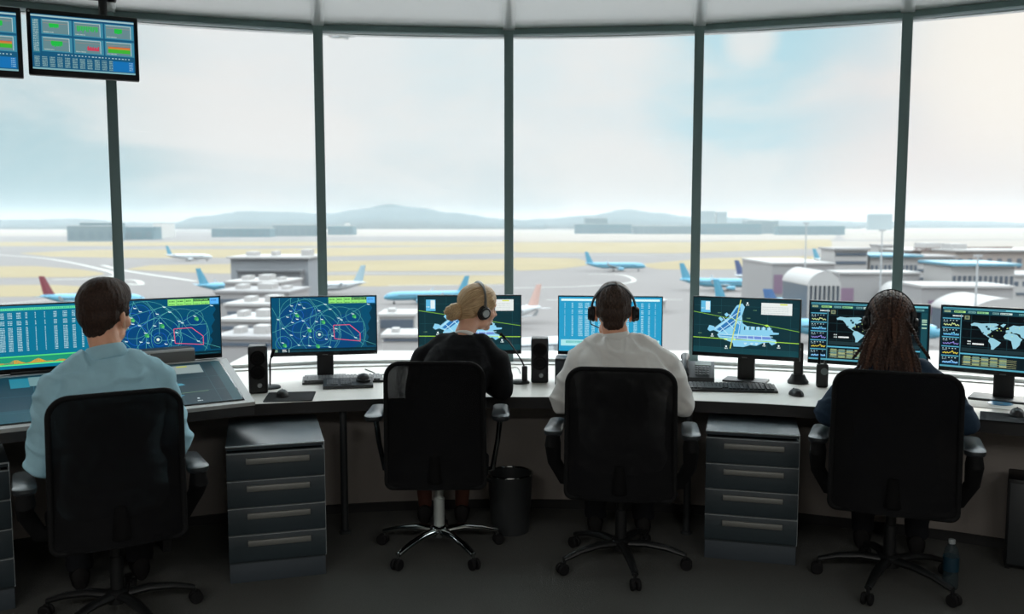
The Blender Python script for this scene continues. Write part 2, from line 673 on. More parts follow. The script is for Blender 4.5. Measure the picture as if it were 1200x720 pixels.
def radar(c):
    X = lambda x, y: ((x - 55) / 985.0, 1 - (y - 74) / 542.0)
    c.rect(0, 0, 1, 1, (2, 78, 112))
    for x, y, r in ((300, 330, 200), (520, 520, 190), (430, 300, 130), (760, 420, 170), (240, 420, 150)):
        u, v = X(x, y)
        asp = c.W / c.H
        pts = [(min(0.98, max(0.0, u + r / 985 * math.cos(a * PI / 10))), min(1, max(0.06, v + r / 985 * math.sin(a * PI / 10) * asp))) for a in range(20)]
        c.poly(pts, (3, 70, 122))
    c.poly([X(*p) for p in ((985, 150), (1005, 190), (975, 240), (995, 290), (960, 350), (975, 400), (945, 440), (970, 480), (940, 540), (950, 570), (1040, 570), (1040, 150))], (4, 50, 70))
    teal, pale, blue = (86, 176, 170), (170, 222, 220), (30, 96, 196)
    for x, y, r in ((510, 445, 190), (510, 445, 100), (300, 245, 170), (640, 450, 62), (820, 260, 70), (160, 530, 75), (390, 400, 300), (690, 430, 250), (560, 300, 150)):
        u, v = X(x, y); c.ring(u, v, r / 985, teal, 0.0028)
    for x, y, r in ((290, 250, 60), (330, 400, 85), (510, 445, 60), (350, 210, 90), (150, 520, 55)):
        u, v = X(x, y); c.ring(u, v, r / 985, blue, 0.004, 24)
    for p in (((60, 170), (160, 375), (300, 545)), ((60, 415), (340, 300), (595, 190), (540, 135)), ((110, 285), (320, 200), (560, 140)),
              ((310, 80), (240, 310), (160, 375)), ((410, 85), (500, 210), (590, 330), (690, 440)), ((560, 140), (700, 290), (840, 485), (880, 520)),
              ((690, 300), (965, 145)), ((660, 370), (840, 485), (1035, 560)), ((235, 80), (230, 150), (350, 300), (400, 380), (395, 560)),
              ((300, 545), (600, 570)), ((590, 570), (620, 440), (690, 300)), ((350, 170), (300, 80)), ((200, 580), (300, 545)), ((465, 310), (340, 480), (300, 545)),
              ((130, 80), (130, 520)), ((510, 250), (510, 400)), ((740, 325), (920, 325), (925, 510)), ((840, 485), (920, 560)), ((860, 470), (930, 400))):
        c.line([X(*q) for q in p], teal, 0.0032)
    for x, y in ((290, 250), (405, 400), (535, 320), (830, 270), (170, 545), (480, 560)):
        u, v = X(x, y); c.disc(u, v, 0.02, (52, 160, 96), 7); c.disc(u + 0.01, v - 0.02, 0.012, (96, 200, 110), 5)
    for x, y in ((240, 152), (312, 142), (355, 175), (230, 205), (200, 262), (290, 285), (245, 317), (112, 285), (345, 303), (157, 375), (232, 442), (300, 543),
                 (352, 455), (410, 467), (400, 552), (470, 313), (495, 205), (555, 143), (600, 192), (680, 283), (705, 300), (655, 388), (620, 460), (838, 482),
                 (965, 150), (278, 228), (520, 292), (815, 243), (392, 375), (150, 517), (560, 490), (590, 570)):
        u, v = X(x, y)
        c.poly([(u - 0.012, v + 0.016), (u - 0.004, v + 0.004), (u + 0.016, v - 0.002), (u + 0.016, v - 0.014), (u - 0.006, v - 0.012)], (214, 240, 242))
    u, v = X(497, 445); c.disc(u, v, 0.014, (225, 240, 225), 8); c.ring(u, v, 0.033, (120, 200, 180), 0.003, 20)
    c.line([X(*p) for p in ((632, 355), (785, 352), (885, 440), (885, 520), (640, 490))], (236, 92, 118), 0.006, True)
    # status bars
    c.rect(*X(588, 137), *X(950, 78), (150, 232, 120))
    for i in range(5):
        x0 = 592 + i * 72
        c.dashes(*X(x0 + 8, 104), 5, (30, 110, 60), 0.008, 0.02, 0.002)
        c.dashes(*X(x0 + 8, 132), 5, (30, 110, 60), 0.008, 0.014, 0.002)
        c.line([X(x0, 78), X(x0, 137)], (60, 150, 90), 0.003)
    c.rect(*X(808, 104), *X(948, 80), (16, 60, 60)); c.dashes(*X(814, 98), 10, (150, 232, 120), 0.009, 0.02, 0.004)
    c.rect(*X(952, 137), *X(1030, 78), (92, 180, 246)); c.dashes(*X(962, 106), 5, (30, 100, 190), 0.008, 0.018, 0.002)
    c.rect(0, 0, 1, 0.065, (6, 44, 58)); c.rect(0.155, 0.0, 0.16, 0.06, (190, 220, 220)); c.rect(0.01, 0.008, 0.05, 0.055, (120, 150, 130))
    c.dashes(0.095, 0.035, 4, (235, 240, 240), 0.008, 0.02, 0.002); c.dashes(0.095, 0.01, 5, (220, 230, 230), 0.007, 0.015, 0.002)
    c.line([(0.17, 0.02), (0.98, 0.02)], (40, 120, 130), 0.002)


def flight_table(c, bg=(6, 116, 150), bar=(98, 226, 160), chart=True, ink=(190, 226, 232)):
    c.rect(0, 0, 1, 1, bg)
    c.rect(0.02, 0.925, 0.98, 0.965, bar)
    c.dashes(0.03, 0.935, 60, (60, 170, 150) if chart else (230, 255, 255), 0.01, 0.02, 0.005)
    cols = ((0.055, 1), (0.125, 2), (0.19, 5), (0.255, 5), (0.32, 4), (0.385, 4), (0.45, 2), (0.52, 1), (0.59, 1), (0.66, 3), (0.73, 4), (0.80, 3), (0.87, 2), (0.935, 1))
    n = 24
    for i in range(n):
        v = 0.875 - i * 0.62 / n
        if i in (4, 8):
            continue
        for u, k in cols:
            c.dashes(u, v, k, ink, 0.0075, 0.013, 0.001, 0.4)
    if chart:
        c.rect(0.02, 0.055, 0.98, 0.205, (84, 222, 120)); c.rect(0.03, 0.075, 0.97, 0.185, (30, 150, 120))
        top = []
        for i in range(31):
            u = 0.04 + 0.92 * i / 30
            top.append((u, 0.085 + 0.075 * abs(math.sin(i * 0.45 + 0.4)) * (0.55 + 0.4 * math.sin(i * 1.3))))
        for (a, b), (d, e) in zip(top, top[1:]):
            c.poly([(a, 0.08), (d, 0.08), (d, e), (a, b)], (232, 160, 30), False)
        c.rect(0.02, 0.055, 0.98, 0.072, (90, 240, 140))
    else:
        c.rect(0.02, 0.10, 0.98, 0.215, (174, 232, 236)); c.rect(0.07, 0.15, 0.93, 0.19, (96, 190, 190))
        c.dashes(0.08, 0.16, 44, (190, 240, 240), 0.012, 0.015, 0.006)


def airport_map(c):
    def X(x, y):
        return ((x - 72) / 668.0, 1 - (y - 62 - (x - 72) * 0.038) / 378.0)
    c.rect(0, 0, 1, 1, (14, 50, 58))
    c.rect(0, 0, 1, 0.10, (18, 66, 74))
    for u in (0.06, 0.27, 0.48, 0.71, 0.92):
        c.line([(u, 0.01), (u, 0.99)], (34, 80, 88), 0.003)
    for v in (0.1, 0.5, 0.86):
        c.line([(0.01, v), (0.99, v)], (34, 80, 88), 0.003)
    lt, md, dp, wh = (140, 208, 238), (74, 158, 214), (44, 118, 184), (190, 230, 244)
    P = lambda l, k: c.poly([X(*p) for p in l], k)
    P(((350, 120), (385, 105), (402, 130), (385, 190), (390, 240), (420, 260), (570, 270), (582, 300), (618, 303), (616, 313), (560, 318), (570, 340), (600, 352), (605, 372), (575, 388), (555, 368), (520, 372), (480, 392), (440, 388), (400, 402), (335, 400), (330, 375), (240, 340), (228, 320), (240, 305), (205, 290), (180, 298), (164, 285), (176, 255), (205, 262), (212, 270), (300, 200)), lt)
    P(((272, 180), (288, 168), (302, 185), (285, 198)), lt); P(((234, 208), (246, 196), (268, 216), (254, 230)), lt)
    P(((352, 135), (372, 130), (375, 180), (330, 250), (258, 300), (225, 285), (300, 222)), dp)
    P(((240, 318), (330, 318), (320, 340), (250, 338)), md); P(((340, 330), (560, 326), (570, 346), (350, 350)), (110, 140, 214)); P(((330, 260), (380, 230), (375, 310), (330, 315)), md)
    for a in (((212, 282), (372, 160)), ((235, 305), (380, 190)), ((262, 200), (345, 290)), ((300, 180), (372, 250)), ((240, 255), (300, 320)), ((240, 330), (600, 360)), ((240, 318), (580, 330)), ((380, 200), (360, 340)), ((420, 320), (424, 355)), ((460, 320), (464, 355)), ((510, 320), (514, 355))):
        c.line([X(*p) for p in a], wh, 0.007)
    for x in range(400, 575, 17):
        P(((x, 262), (x + 8, 264), (x + 7, 285), (x - 1, 285)), (20, 64, 76) if (x // 17) % 2 else wh)
    for x in (400, 440, 470):
        P(((x, 372), (x + 22, 372), (x + 14, 386), (x + 4, 386)), wh)
    # runway centre lines
    c.line([X(72, 160), X(740, 294)], (132, 190, 60), 0.005); c.line([X(72, 338), X(740, 372)], (176, 232, 70), 0.006)
    c.line([X(376, 82), X(314, 414)], (196, 214, 120), 0.010); c.line([X(376, 82), X(314, 414)], (226, 226, 90), 0.004)
    c.poly([X(525, 252), X(545, 248), X(558, 260), X(540, 262)], (190, 240, 90))
    for x, y in ((280, 350), (340, 352), (290, 351), (600, 368)):
        u, v = X(x, y); c.disc(u, v, 0.009, (220, 250, 130), 6)
    for x, y in ((418, 103), (196, 318), (288, 400), (618, 390), (528, 378)):
        u, v = X(x, y); c.disc(u, v, 0.009, (240, 250, 250), 8); c.dashes(u - 0.014, v - 0.045, 3, (220, 235, 235), 0.01, 0.02, 0.001)
    for x, y in ((105, 312), (230, 172), (415, 208), (455, 155)):
        c.dashes(*X(x, y), 4, (110, 150, 110), 0.008, 0.013, 0.001)
    c.rect(*X(120, 165), *X(182, 88), (96, 186, 226)); c.rect(*X(150, 150), *X(178, 92), (225, 240, 244)); c.dashes(*X(122, 140), 3, (200, 235, 245), 0.008, 0.02, 0.004)
    c.rect(*X(505, 180), *X(694, 108), (232, 238, 236)); c.rect(*X(620, 118), *X(665, 111), (214, 226, 90))
    for i in range(4):
        c.dashes(*X(512, 132 + i * 13), 22, (196, 206, 206), 0.009, 0.013, 0.002)


CONT = [
    [(0.0, .93), (.05, .99), (.16, .97), (.25, .99), (.36, 1.0), (.40, .96), (.36, .90), (.33, .86), (.38, .88), (.39, .82), (.33, .76), (.30, .70), (.28, .64), (.255, .62), (.24, .56), (.27, .52), (.29, .50), (.26, .50), (.22, .56), (.19, .60), (.16, .68), (.14, .76), (.10, .86), (.05, .88), (.01, .87)],
    [(.28, .49), (.33, .48), (.39, .40), (.44, .34), (.41, .24), (.37, .16), (.34, .08), (.33, 0.0), (.305, .03), (.305, .18), (.29, .28), (.26, .36), (.27, .43)],
    [(.50, .66), (.54, .70), (.60, .68), (.66, .64), (.69, .56), (.735, .50), (.71, .42), (.70, .30), (.65, .16), (.61, .15), (.595, .28), (.58, .42), (.54, .46), (.49, .48), (.47, .56)],
    [(.50, .70), (.50, .78), (.55, .80), (.54, .88), (.60, .97), (.68, .95), (.80, 1.0), (.95, .98), (1.1, .96), (1.22, .90), (1.15, .84), (1.12, .74), (1.05, .70), (1.02, .56), (.97, .48), (.94, .58), (.90, .60), (.87, .46), (.83, .58), (.78, .60), (.76, .52), (.71, .58), (.70, .66), (.65, .70), (.60, .69), (.58, .74), (.55, .70)],
    [(1.02, .30), (1.08, .34), (1.12, .36), (1.17, .26), (1.14, .16), (1.05, .18)],
    [(.42, .94), (.46, 1.0), (.50, .99), (.46, .87)],
]


def world_map(c):
    c.rect(0, 0, 1, 1, (8, 34, 44))
    c.rect(0.17, 0.24, 0.93, 0.885, (3, 10, 15))
    c.rect(0.01, 0.955, 0.99, 0.985, (104, 190, 206)); c.rect(0.012, 0.962, 0.5, 0.978, (30, 90, 110))
    c.rect(0.01, 0.885, 0.99, 0.945, (18, 66, 78))
    for u, w, k in ((0.02, .05, (170, 190, 150)), (0.10, .09, (176, 230, 140)), (0.21, .06, (120, 170, 170)), (0.28, .09, (150, 214, 150)), (0.40, .05, (120, 160, 160)), (0.46, .09, (200, 220, 214)), (0.60, .10, (110, 160, 160)), (0.75, .08, (130, 190, 180)), (.86, .1, (100, 150, 150))):
        c.rect(u, 0.905, u + w, 0.935, k); c.dashes(u + 0.004, 0.912, int(w / 0.012), (20, 70, 70), 0.008, 0.014, 0.002)
    c.dashes(0.09, 0.84, 9, (226, 236, 236), 0.008, 0.022, 0.0015, 0.2)
    for u in (0.24, 0.38, 0.52, 0.66, 0.80):
        c.line([(u, 0.245), (u, 0.88)], (26, 62, 70), 0.0035)
    for v in (0.36, 0.5, 0.64, 0.78):
        c.line([(0.17, v), (0.93, v)], (26, 62, 70), 0.0035)
    for q in CONT:
        pts = [(0.235 + x * 0.545, 0.30 + y * 0.46) for x, y in q]
        pts = [(min(u, 0.925), v) for u, v in pts]
        c.poly(pts, (150, 204, 220))
    for u, v, r in ((.375, .665, .012), (.36, .70, .010), (.40, .64, .008), (.335, .60, .006)):
        c.disc(u, v, r, (18, 60, 72), 7)
    for i in range(30):
        u = .36 + random.random() * .4
        c.disc(u, .52 + random.random() * .2, .004, (210, 236, 150), 5)
    c.rect(0.185, 0.80, 0.225, 0.865, (130, 140, 110)); c.rect(0.195, 0.815, 0.215, 0.85, (70, 90, 80))
    c.dashes(0.215, 0.435, 3, (220, 230, 230), 0.008, 0.02, 0.002); c.dashes(0.255, 0.395, 10, (240, 246, 246), 0.008, 0.026, 0.001, 0.1); c.dashes(0.215, 0.395, 3, (200, 214, 214), 0.008, 0.02, 0.002)
    c.dashes(0.64, 0.825, 14, (200, 220, 220), 0.008, 0.018, 0.002)
    c.rect(0.17, 0.27, 0.93, 0.335, (30, 52, 58))
    c.rect(0.16, 0.225, 0.94, 0.248, (92, 178, 206))
    # left column of small charts
    c.rect(0.0, 0.03, 0.155, 0.83, (10, 42, 54)); c.line([(0.158, 0.03), (0.158, 0.88)], (96, 160, 176), 0.005)
    inks = ((214, 230, 160), (120, 200, 226), (150, 140, 220), (226, 206, 80), (150, 206, 246))
    for i in range(5):
        v = 0.80 - i * 0.155
        c.rect(0.01, v - 0.005, 0.15, v + 0.012, (84, 168, 196))
        c.rect(0.01, v - 0.132, 0.15, v - 0.01, (8, 26, 38))
        c.dashes(0.018, v - 0.035, 5, (190, 214, 214), 0.012, 0.014, 0.013); c.dashes(0.018, v - 0.058, 3, (150, 180, 190), 0.01, 0.012, 0.004)
        pts = [(0.02 + 0.125 * j / 22, v - 0.105 + 0.012 * math.sin(j * 1.7 + i) + (0.022 if 12 <= j <= 15 else 0) + 0.008 * random.random()) for j in range(23)]
        if i in (1, 4):
            c.rect(0.02, v - 0.12, 0.145, v - 0.095, (66, 130, 190))
        c.line(pts, inks[i], 0.006)
    # lower table
    c.rect(0.17, 0.05, 0.93, 0.215, (8, 26, 32))
    for r_ in range(5):
        v = 0.18 - r_ * 0.03
        for j in range(5):
            c.rect(0.19 + j * 0.07, v, 0.19 + j * 0.07 + 0.055, v + 0.02, ((150, 170, 120), (120, 150, 130), (96, 140, 140), (170, 180, 130), (90, 120, 120))[(r_ + j) % 5])
        c.line([(0.18, v - 0.005), (0.60, v - 0.005)], (200, 206, 150), 0.002)
    c.dashes(0.69, 0.15, 9, (214, 226, 226), 0.009, 0.028, 0.001, 0.2); c.dashes(0.69, 0.185, 5, (130, 160, 170), 0.009, 0.015, 0.001); c.dashes(0.69, 0.08, 7, (214, 226, 226), 0.009, 0.03, 0.001, 0.2)
    c.rect(0.0, 0.0, 1.0, 0.028, (84, 160, 180))
    c.rect(0.94, 0.03, 0.99, 0.88, (24, 74, 84)); 
    for v in (0.62, 0.68, 0.72, 0.75):
        c.rect(0.945, v, 0.985, v + 0.02, (170, 206, 180))


def dashboard(c):
    bl = (24, 106, 146)
    c.rect(0, 0, 1, 1, (26, 96, 134))
    c.rect(0.0, 0.955, 1, 0.985, (176, 212, 214)); c.rect(0, 0.925, 1, 0.95, (20, 84, 130))
    c.rect(0.01, 0.30, 0.075, 0.91, (50, 128, 150))
    for i in range(20):
        c.dashes(0.018, 0.88 - i * 0.029, 4, (190, 216, 216), 0.011, 0.016, 0.002)
    G, R_, O = (40, 204, 80), (214, 74, 100), (220, 140, 70)
    for j in range(3):
        for i in range(2):
            u0, v0 = 0.095 + j * 0.305, 0.645 - i * 0.315
            c.rect(u0, v0, u0 + 0.29, v0 + 0.275, (70, 150, 176)); c.rect(u0 + 0.012, v0 + 0.02, u0 + 0.255, v0 + 0.255, (112, 150, 156))
            c.rect(u0 + 0.257, v0 + 0.02, u0 + 0.263, v0 + 0.255, (206, 226, 226)); c.rect(u0 + 0.012, v0 + 0.245, u0 + 0.263, v0 + 0.258, (196, 214, 214))
            c.dashes(u0 + 0.02, v0 + 0.03, 9, (196, 222, 220), 0.009, 0.016, 0.002)
            c.line([(u0 + 0.02, v0 + 0.2), (u0 + 0.25, v0 + 0.2)], (186, 150, 140), 0.003)
            k = i * 3 + j
            if k == 5:
                c.rect(u0 + 0.03, v0 + 0.06, u0 + 0.25, v0 + 0.13, (70, 196, 60)); c.rect(u0 + 0.03, v0 + 0.13, u0 + 0.25, v0 + 0.165, O); c.rect(u0 + 0.03, v0 + 0.165, u0 + 0.25, v0 + 0.175, (220, 90, 70))
                continue
            lo, hi = ((0.25, .62), (0.1, .95), (.35, .65), (.3, .75), (.48, .95))[k]
            c.layer += 1
            for q in range(16):
                t0 = lo + (hi - lo) * q / 16
                h = (0.05, 0.10, 0.07, 0.08, 0.07)[k] * (0.25 + 0.55 * abs(math.sin(q * 0.9 + k)) + 0.35 * random.random()) 
                a = u0 + 0.012 + t0 * 0.243
                if k == 4:
                    c.rect(a, v0 + 0.07, a + 0.009, v0 + 0.08 + h, R_, False)
                else:
                    c.rect(a, v0 + 0.19 - h - (0.02 if k != 1 else 0), a + 0.009, v0 + 0.20, G, False)
    c.dashes(0.24, 0.275, 22, (186, 216, 220), 0.022, 0.018, 0.011)
    for j in range(11):
        for i in range(6):
            c.dashes(0.02 + j * 0.072, 0.215 - i * 0.032, 5, (150, 190, 190), 0.009, 0.02, 0.001)
    c.rect(0.775, 0.045, 0.985, 0.235, (26, 124, 196)); c.rect(0, 0, 1, 0.03, (140, 190, 196))
    for i in range(5):
        c.dashes(0.94, 0.205 - i * 0.033, 3, (170, 216, 236), 0.011, 0.014, 0.002)


def touch_left(c):
    c.rect(0, 0, 1, 1, (10, 60, 76)); c.rect(0, 0.0, 1, 0.25, (16, 78, 92))
    for u in (0.2, 0.47, 0.72):
        c.line([(u, 0.02), (u + 0.03, 0.98)], (60, 120, 132), 0.003)
    for v in (0.2, 0.55):
        c.line([(0.02, v), (0.98, v)], (50, 106, 118), 0.003)
    c.rect(0.60, 0.74, 0.72, 0.96, (38, 140, 164)); c.rect(0.72, 0.76, 0.86, 0.97, (120, 158, 162))
    c.poly([(0.1, 0.4), (0.25, 0.55), (0.4, 0.5), (0.35, 0.3), (0.2, 0.3)], (40, 130, 160))


def touch_right(c):
    c.rect(0, 0, 1, 1, (12, 48, 58)); c.rect(0.93, 0, 1, 1, (24, 72, 80))
    for u in (0.3, 0.6, 0.85):
        c.line([(u, 0.02), (u, 0.98)], (44, 84, 92), 0.003)
    for v in (0.3, 0.62):
        c.line([(0.02, v), (0.98, v)], (44, 84, 92), 0.003)
    c.rect(0.44, 0.74, 0.84, 0.95, (150, 166, 166)); c.rect(0.66, 0.90, 0.74, 0.935, (190, 196, 90))
    c.poly([(0.1, 0.42), (0.3, 0.70), (0.42, 0.52), (0.50, 0.54), (0.64, 0.50), (0.66, 0.46), (0.52, 0.42), (0.45, 0.36), (0.3, 0.3)], (84, 166, 190))
    c.poly([(0.2, 0.10), (0.5, 0.30), (0.62, 0.22), (0.44, 0.08)], (66, 150, 178)); c.line([(0.1, 0.24), (0.8, 0.28)], (140, 176, 120), 0.004)
    c.disc(0.70, 0.12, 0.010, (220, 230, 230), 8); c.dashes(0.685, 0.055, 4, (210, 220, 220), 0.009, 0.018, 0.001)


# ------------------------------------------------------------------ monitors
W_M, H_M = 0.60, 0.345


def monitor(px, r, yaw, z_top, label, draw, group=None, W=W_M, H=H_M, stand=True, z_base=Z_TOP, tilt=0.0, gain=1.0, base=(0.24, 0.14), loc=None):
    d = px_dir(px)
    loc = loc or polar(d, r, z_base)
    t = thing('monitor', label, 'monitor', loc, -math.radians(yaw), group)
    zc = z_top - H / 2 - z_base
    R_ = (tilt, 0, 0)
    m = MB()
    m.box((0, 0.016, zc), (W, 0.026, H), R_, 0.003)
    m.box((0, 0.036, zc), (W * 0.6, 0.03, H * 0.6), R_, 0.01)
    m.build('housing', BLACK, t)
    c = Canvas(W - 0.012, H - 0.030, gain)
    draw(c)
    c.build('display', t, (0, 0.0025, zc + 0.008), R_)
    m = MB(); m.box((0, 0.003, zc - H / 2 + 0.005), (0.03, 0.002, 0.003)); m.build('badge', STEEL, t)
    if stand:
        zb = zc - H / 2
        m = MB()
        m.box((0, 0.065, (zb + 0.10 + 0.012) / 2), (0.095, 0.03, zb + 0.10 - 0.012), bevel=0.006)
        m.build('stand_neck', BLACK, t)
        m = MB(); m.box((0, 0.06, 0.006), (base[0], base[1], 0.012), bevel=0.004)
        m.build('stand_base', DARKGREY, t)
    return t


# ------------------------------------------------------------------ monitors on the desk and on the console
g_r = 'radar monitors'
monitor(378, 5.24, -12, 1.205, 'monitor with a blue radar map on a stand beside the tall speaker and two keyboards', radar, base=(0.24, 0.10))
monitor(550, 5.16, -3, 1.208, 'monitor with the airport ground map half hidden behind the blonde woman', airport_map)
monitor(716, 5.16, 6.5, 1.205, 'bright cyan flight table monitor behind the man in white', lambda c: flight_table(c, (40, 156, 200), (214, 250, 250), False, (190, 236, 246)))
monitor(876, 5.18, 26, 1.205, 'monitor with the airport ground map in full view above the desk phone and keyboard', airport_map)
monitor(1021, 5.32, 27, 1.185, 'world map monitor behind the head of the braided woman', world_map, W=0.628, H=0.36)
monitor(1184, 5.12, 36, 1.198, 'world map monitor standing free of anyone, above the papers and mouse pad', world_map, base=(0.30, 0.18))


def on_console(s, n, z):
    return con.matrix_basis @ V(s, -n, z)


Wc, Hc = 0.575, 0.325
for s, lab, d in ((0.26, 'radar monitor standing on the sloped console of the blue shirted man', radar),
                  (0.26 + 0.585, 'teal flight table monitor with an orange chart on the sloped console', flight_table)):
    monitor(0, 0, -33, 1.245, lab, d, W=Wc, H=Hc, loc=on_console(s, 0.64, 0.9165), z_base=0.9165, base=(0.2, 0.12))

# touch displays let into the sloped top
sl = math.atan2(0.145, 0.46)
for s, d in ((0.36, touch_right), (1.03, touch_left)):
    n = 0.232
    z = 0.795 + n * 0.145 / 0.46
    m = MB(); m.box((0, 0.004, 0), (0.64, 0.008, 0.435), bevel=0.002)
    o = m.build('touch_display', mat('display_glass', (10, 14, 16), 0.08, spec=0.5), con, loc=cs(s, n, z + 0.003), rot=(-(PI / 2 - sl), 0, PI))
    c = Canvas(0.625, 0.42, 0.8)
    d(c)
    c.build('display', o, (0, -0.0005, 0))

# low dark boxes standing before the screens
box_m = mat('desktop_box', (34, 42, 46), 0.5, spec=0.4)
boxtop_m = mat('desktop_box_lid', (196, 198, 198), 0.4)


def status_box(loc, rotz, label, W, H, D=0.14, lid=None):
    t = thing('status_panel', label, 'panel', loc, rotz)
    m = MB(); m.box((0, 0, H / 2), (W, D, H), bevel=0.008)
    m.build('case', box_m, t)
    m = MB(); m.box((0, -D / 2 + 0.004, H - 0.008), (W * 0.985, 0.014, 0.014), bevel=0.003)
    m.build('ledge', lid or box_m, t)
    if lid:
        m = MB()
        for i in range(9):
            m.box((-W * 0.28 + i * 0.012, -D / 2 - 0.001, H - 0.022 + 0.001 * (i % 3)), (0.009, 0.002, 0.006 + 0.002 * (i % 2)))
        m.build('name_plate', mat('plate_print', (214, 220, 220), 0.5), t)
    return t


box_m = mat('grey_box', (104, 106, 104), 0.5)
status_box(on_console(0.345, 0.545, 0.917), ANG, 'long grey box with light top edge before the radar screen on the sloped console', 0.40, 0.085, 0.10, boxtop_m)
box_m = mat('desktop_box', (34, 42, 46), 0.5, spec=0.4)
p = polar(px_dir(722), 4.99, Z_TOP)
status_box(p, -math.radians(6), 'low dark panel on the desk before the cyan flight table monitor', 0.66, 0.155)


# ------------------------------------------------------------------ speakers, microphones
def speaker(px, r, yaw, label, H=0.255):
    t = thing('speaker', label, 'speaker', polar(px_dir(px), r, Z_TOP), -math.radians(yaw), 'tall desktop speakers')
    m = MB(); m.box((0, 0, H / 2), (0.098, 0.11, H), bevel=0.012, seg=3)
    m.build('cabinet', BLACK, t)
    for z in (0.19, 0.115):
        m = MB()
        m.lathe([(0.001, 0.001), (0.012, 0.004), (0.03, -0.002), (0.036, 0.006), (0.040, 0.006), (0.041, 0.0)], (0, -0.055, z), 24, (PI / 2, 0, 0))
        m.build('driver', MATTE, t)
    m = MB(); m.lathe([(0.012, 0), (0.012, 0.01), (0.009, 0.013), (0.001, 0.013)], (0.008, -0.055, 0.045), 18, (PI / 2, 0, 0))
    m.build('volume_knob', mat('pale_knob', (150, 158, 160), 0.4), t)


speaker(298, 4.93, -14, 'tall black speaker between the sloped console and the radar monitor')
speaker(633, 5.06, 2, 'tall black speaker between the blonde woman and the man in white')


def microphone(loc, rotz, label, pts, rad, block=True):
    t = thing('desk_microphone', label, 'microphone', loc, rotz)
    m = MB(); m.lathe([(0.055, 0), (0.055, 0.008), (0.048, 0.014), (0.015, 0.017)], seg=28)
    m.build('base', DARKGREY, t)
    if block:
        m = MB(); m.box((0.028, 0, 0.055), (0.032, 0.03, 0.085), bevel=0.008)
        m.build('switch_block', BLACK, t)
    m = MB(); m.tube(pts, rad, 8)
    m.build('gooseneck', BLACK, t)
    e = Vector(pts[-1]); d = (e - Vector(pts[-2])).normalized()
    m = MB(); m.limb([e - d * 0.005, e + d * 0.03], [rad * 1.7, rad * 1.9], 10)
    m.build('capsule', MATTE, t)


p = on_plane(317, 455, Z_TOP)
microphone(p, 0, 'slim desk microphone on a round base beside the tall speaker and mouse pad', [(-0.002, 0.0, 0.01), (0, 0, 0.08), (0.0, 0, 0.13), (0.003, 0, 0.155), (0.012, 0, 0.18)], 0.005, False)
p = on_plane(609, 449, Z_TOP)
microphone(p, 0, 'gooseneck desk microphone leaning towards the blonde woman', [(0.028, 0, 0.09), (0.012, 0, 0.125), (-0.025, 0, 0.185), (-0.06, -0.005, 0.235), (-0.085, -0.01, 0.26)], 0.0042)

# ------------------------------------------------------------------ mice, pads, keyboards
key_m = mat('key_caps', (46, 49, 51), 0.5)
key_l = mat('key_caps_worn', (92, 96, 98), 0.45)


def mouse(loc, rotz, label):
    t = thing('computer_mouse', label, 'mouse', loc, rotz)
    m = MB()
    rings = []
    for i in range(9):
        s = -1 + 2 * i / 8
        y = s * 0.055
        w = 0.032 * math.sqrt(max(0.02, 1 - (abs(s) ** 2.6) * 0.98))
        h = 0.036 * math.sqrt(max(0.02, 1 - ((s + 0.12) ** 2) * 0.8)) * (1 if abs(s) < 1 else 0.3)
        rings.append([V(w * math.cos(a) * (1 if math.sin(a) >= 0 else 1), y, max(0, math.sin(a)) * h + 0.001) for a in [2 * PI * j / 16 for j in range(16)]])
    m.rings(rings)
    m.build('shell', BLACK, t)
    m = MB(); m.lathe([(0.008, -0.003), (0.009, 0), (0.008, 0.003)], (0, 0.030, 0.026), 14, (0, PI / 2, 0))
    m.build('scroll_wheel', DARKGREY, t)


def mouse_pad(loc, rotz, label, W=0.25, D=0.20):
    o = MB().prism(rrect(W, D, 0.012), 0.004).build('mouse_pad', mat('pad_cloth', (24, 26, 27), 0.85, spec=0.2, bump=0.2, scale=400))
    o.location = loc; o.rotation_euler = (0, 0, rotz)
    tag(o, label, 'mouse pad')


p = on_plane(340, 465.5, Z_TOP + 0.0005); mouse_pad(p, math.radians(8), 'black mouse pad on the worktop beside the sloped console', 0.245, 0.25)
p = on_plane(331, 464.5, Z_TOP + 0.005); mouse(p, 0.3, 'black mouse on the pad beside the sloped console')
p = on_plane(933, 463.5, Z_TOP + 0.0005); mouse(p, 0.15, 'black mouse lying bare on the worktop in front of the cordless phone')
p = on_plane(1197, 492, Z_TOP + 0.0005); mouse_pad(p, math.radians(-28), 'black mouse pad beside the papers under the free standing world map', 0.34, 0.21)
p = on_plane(1192, 487, Z_TOP + 0.005); mouse(p, -0.5, 'black mouse on the pad beside the papers')


def keyboard(loc, rotz, label, W=0.44, D=0.14, caps=None, name='keyboard'):
    t = thing(name, label, 'keyboard', loc, rotz)
    m = MB()
    m.rings([[V(x, y, z) for y, z in ((-D / 2, 0.001), (-D / 2, 0.012), (D / 2, 0.026), (D / 2, 0.001))] for x in (-W / 2, W / 2)])
    m.build('body', BLACK, t)
    m = MB()
    tilt = math.atan2(0.014, D)
    pitch = (W - 0.02) / 22.0
    for r in range(6):
        y = D / 2 - 0.018 - r * (D - 0.030) / 5.6
        z = 0.012 + 0.014 * (y + D / 2) / D + 0.004
        x = -W / 2 + 0.01
        for k in range(22):
            if k in (15, 19) and W > 0.3:
                x += pitch * 0.35
            if r == 5 and 4 <= k < 10:
                x += pitch
                if k == 6:
                    m.box((x - pitch, y, z), (pitch * 4.8, pitch * 0.82, 0.008), (tilt, 0, 0))
                continue
            if k < 21:
                m.box((x + pitch / 2, y, z), (pitch * 0.84, (D - 0.03) / 5.6 * 0.82, 0.008), (tilt, 0, 0))
            x += pitch
    m.build('keys', caps or key_m, t)
    return t


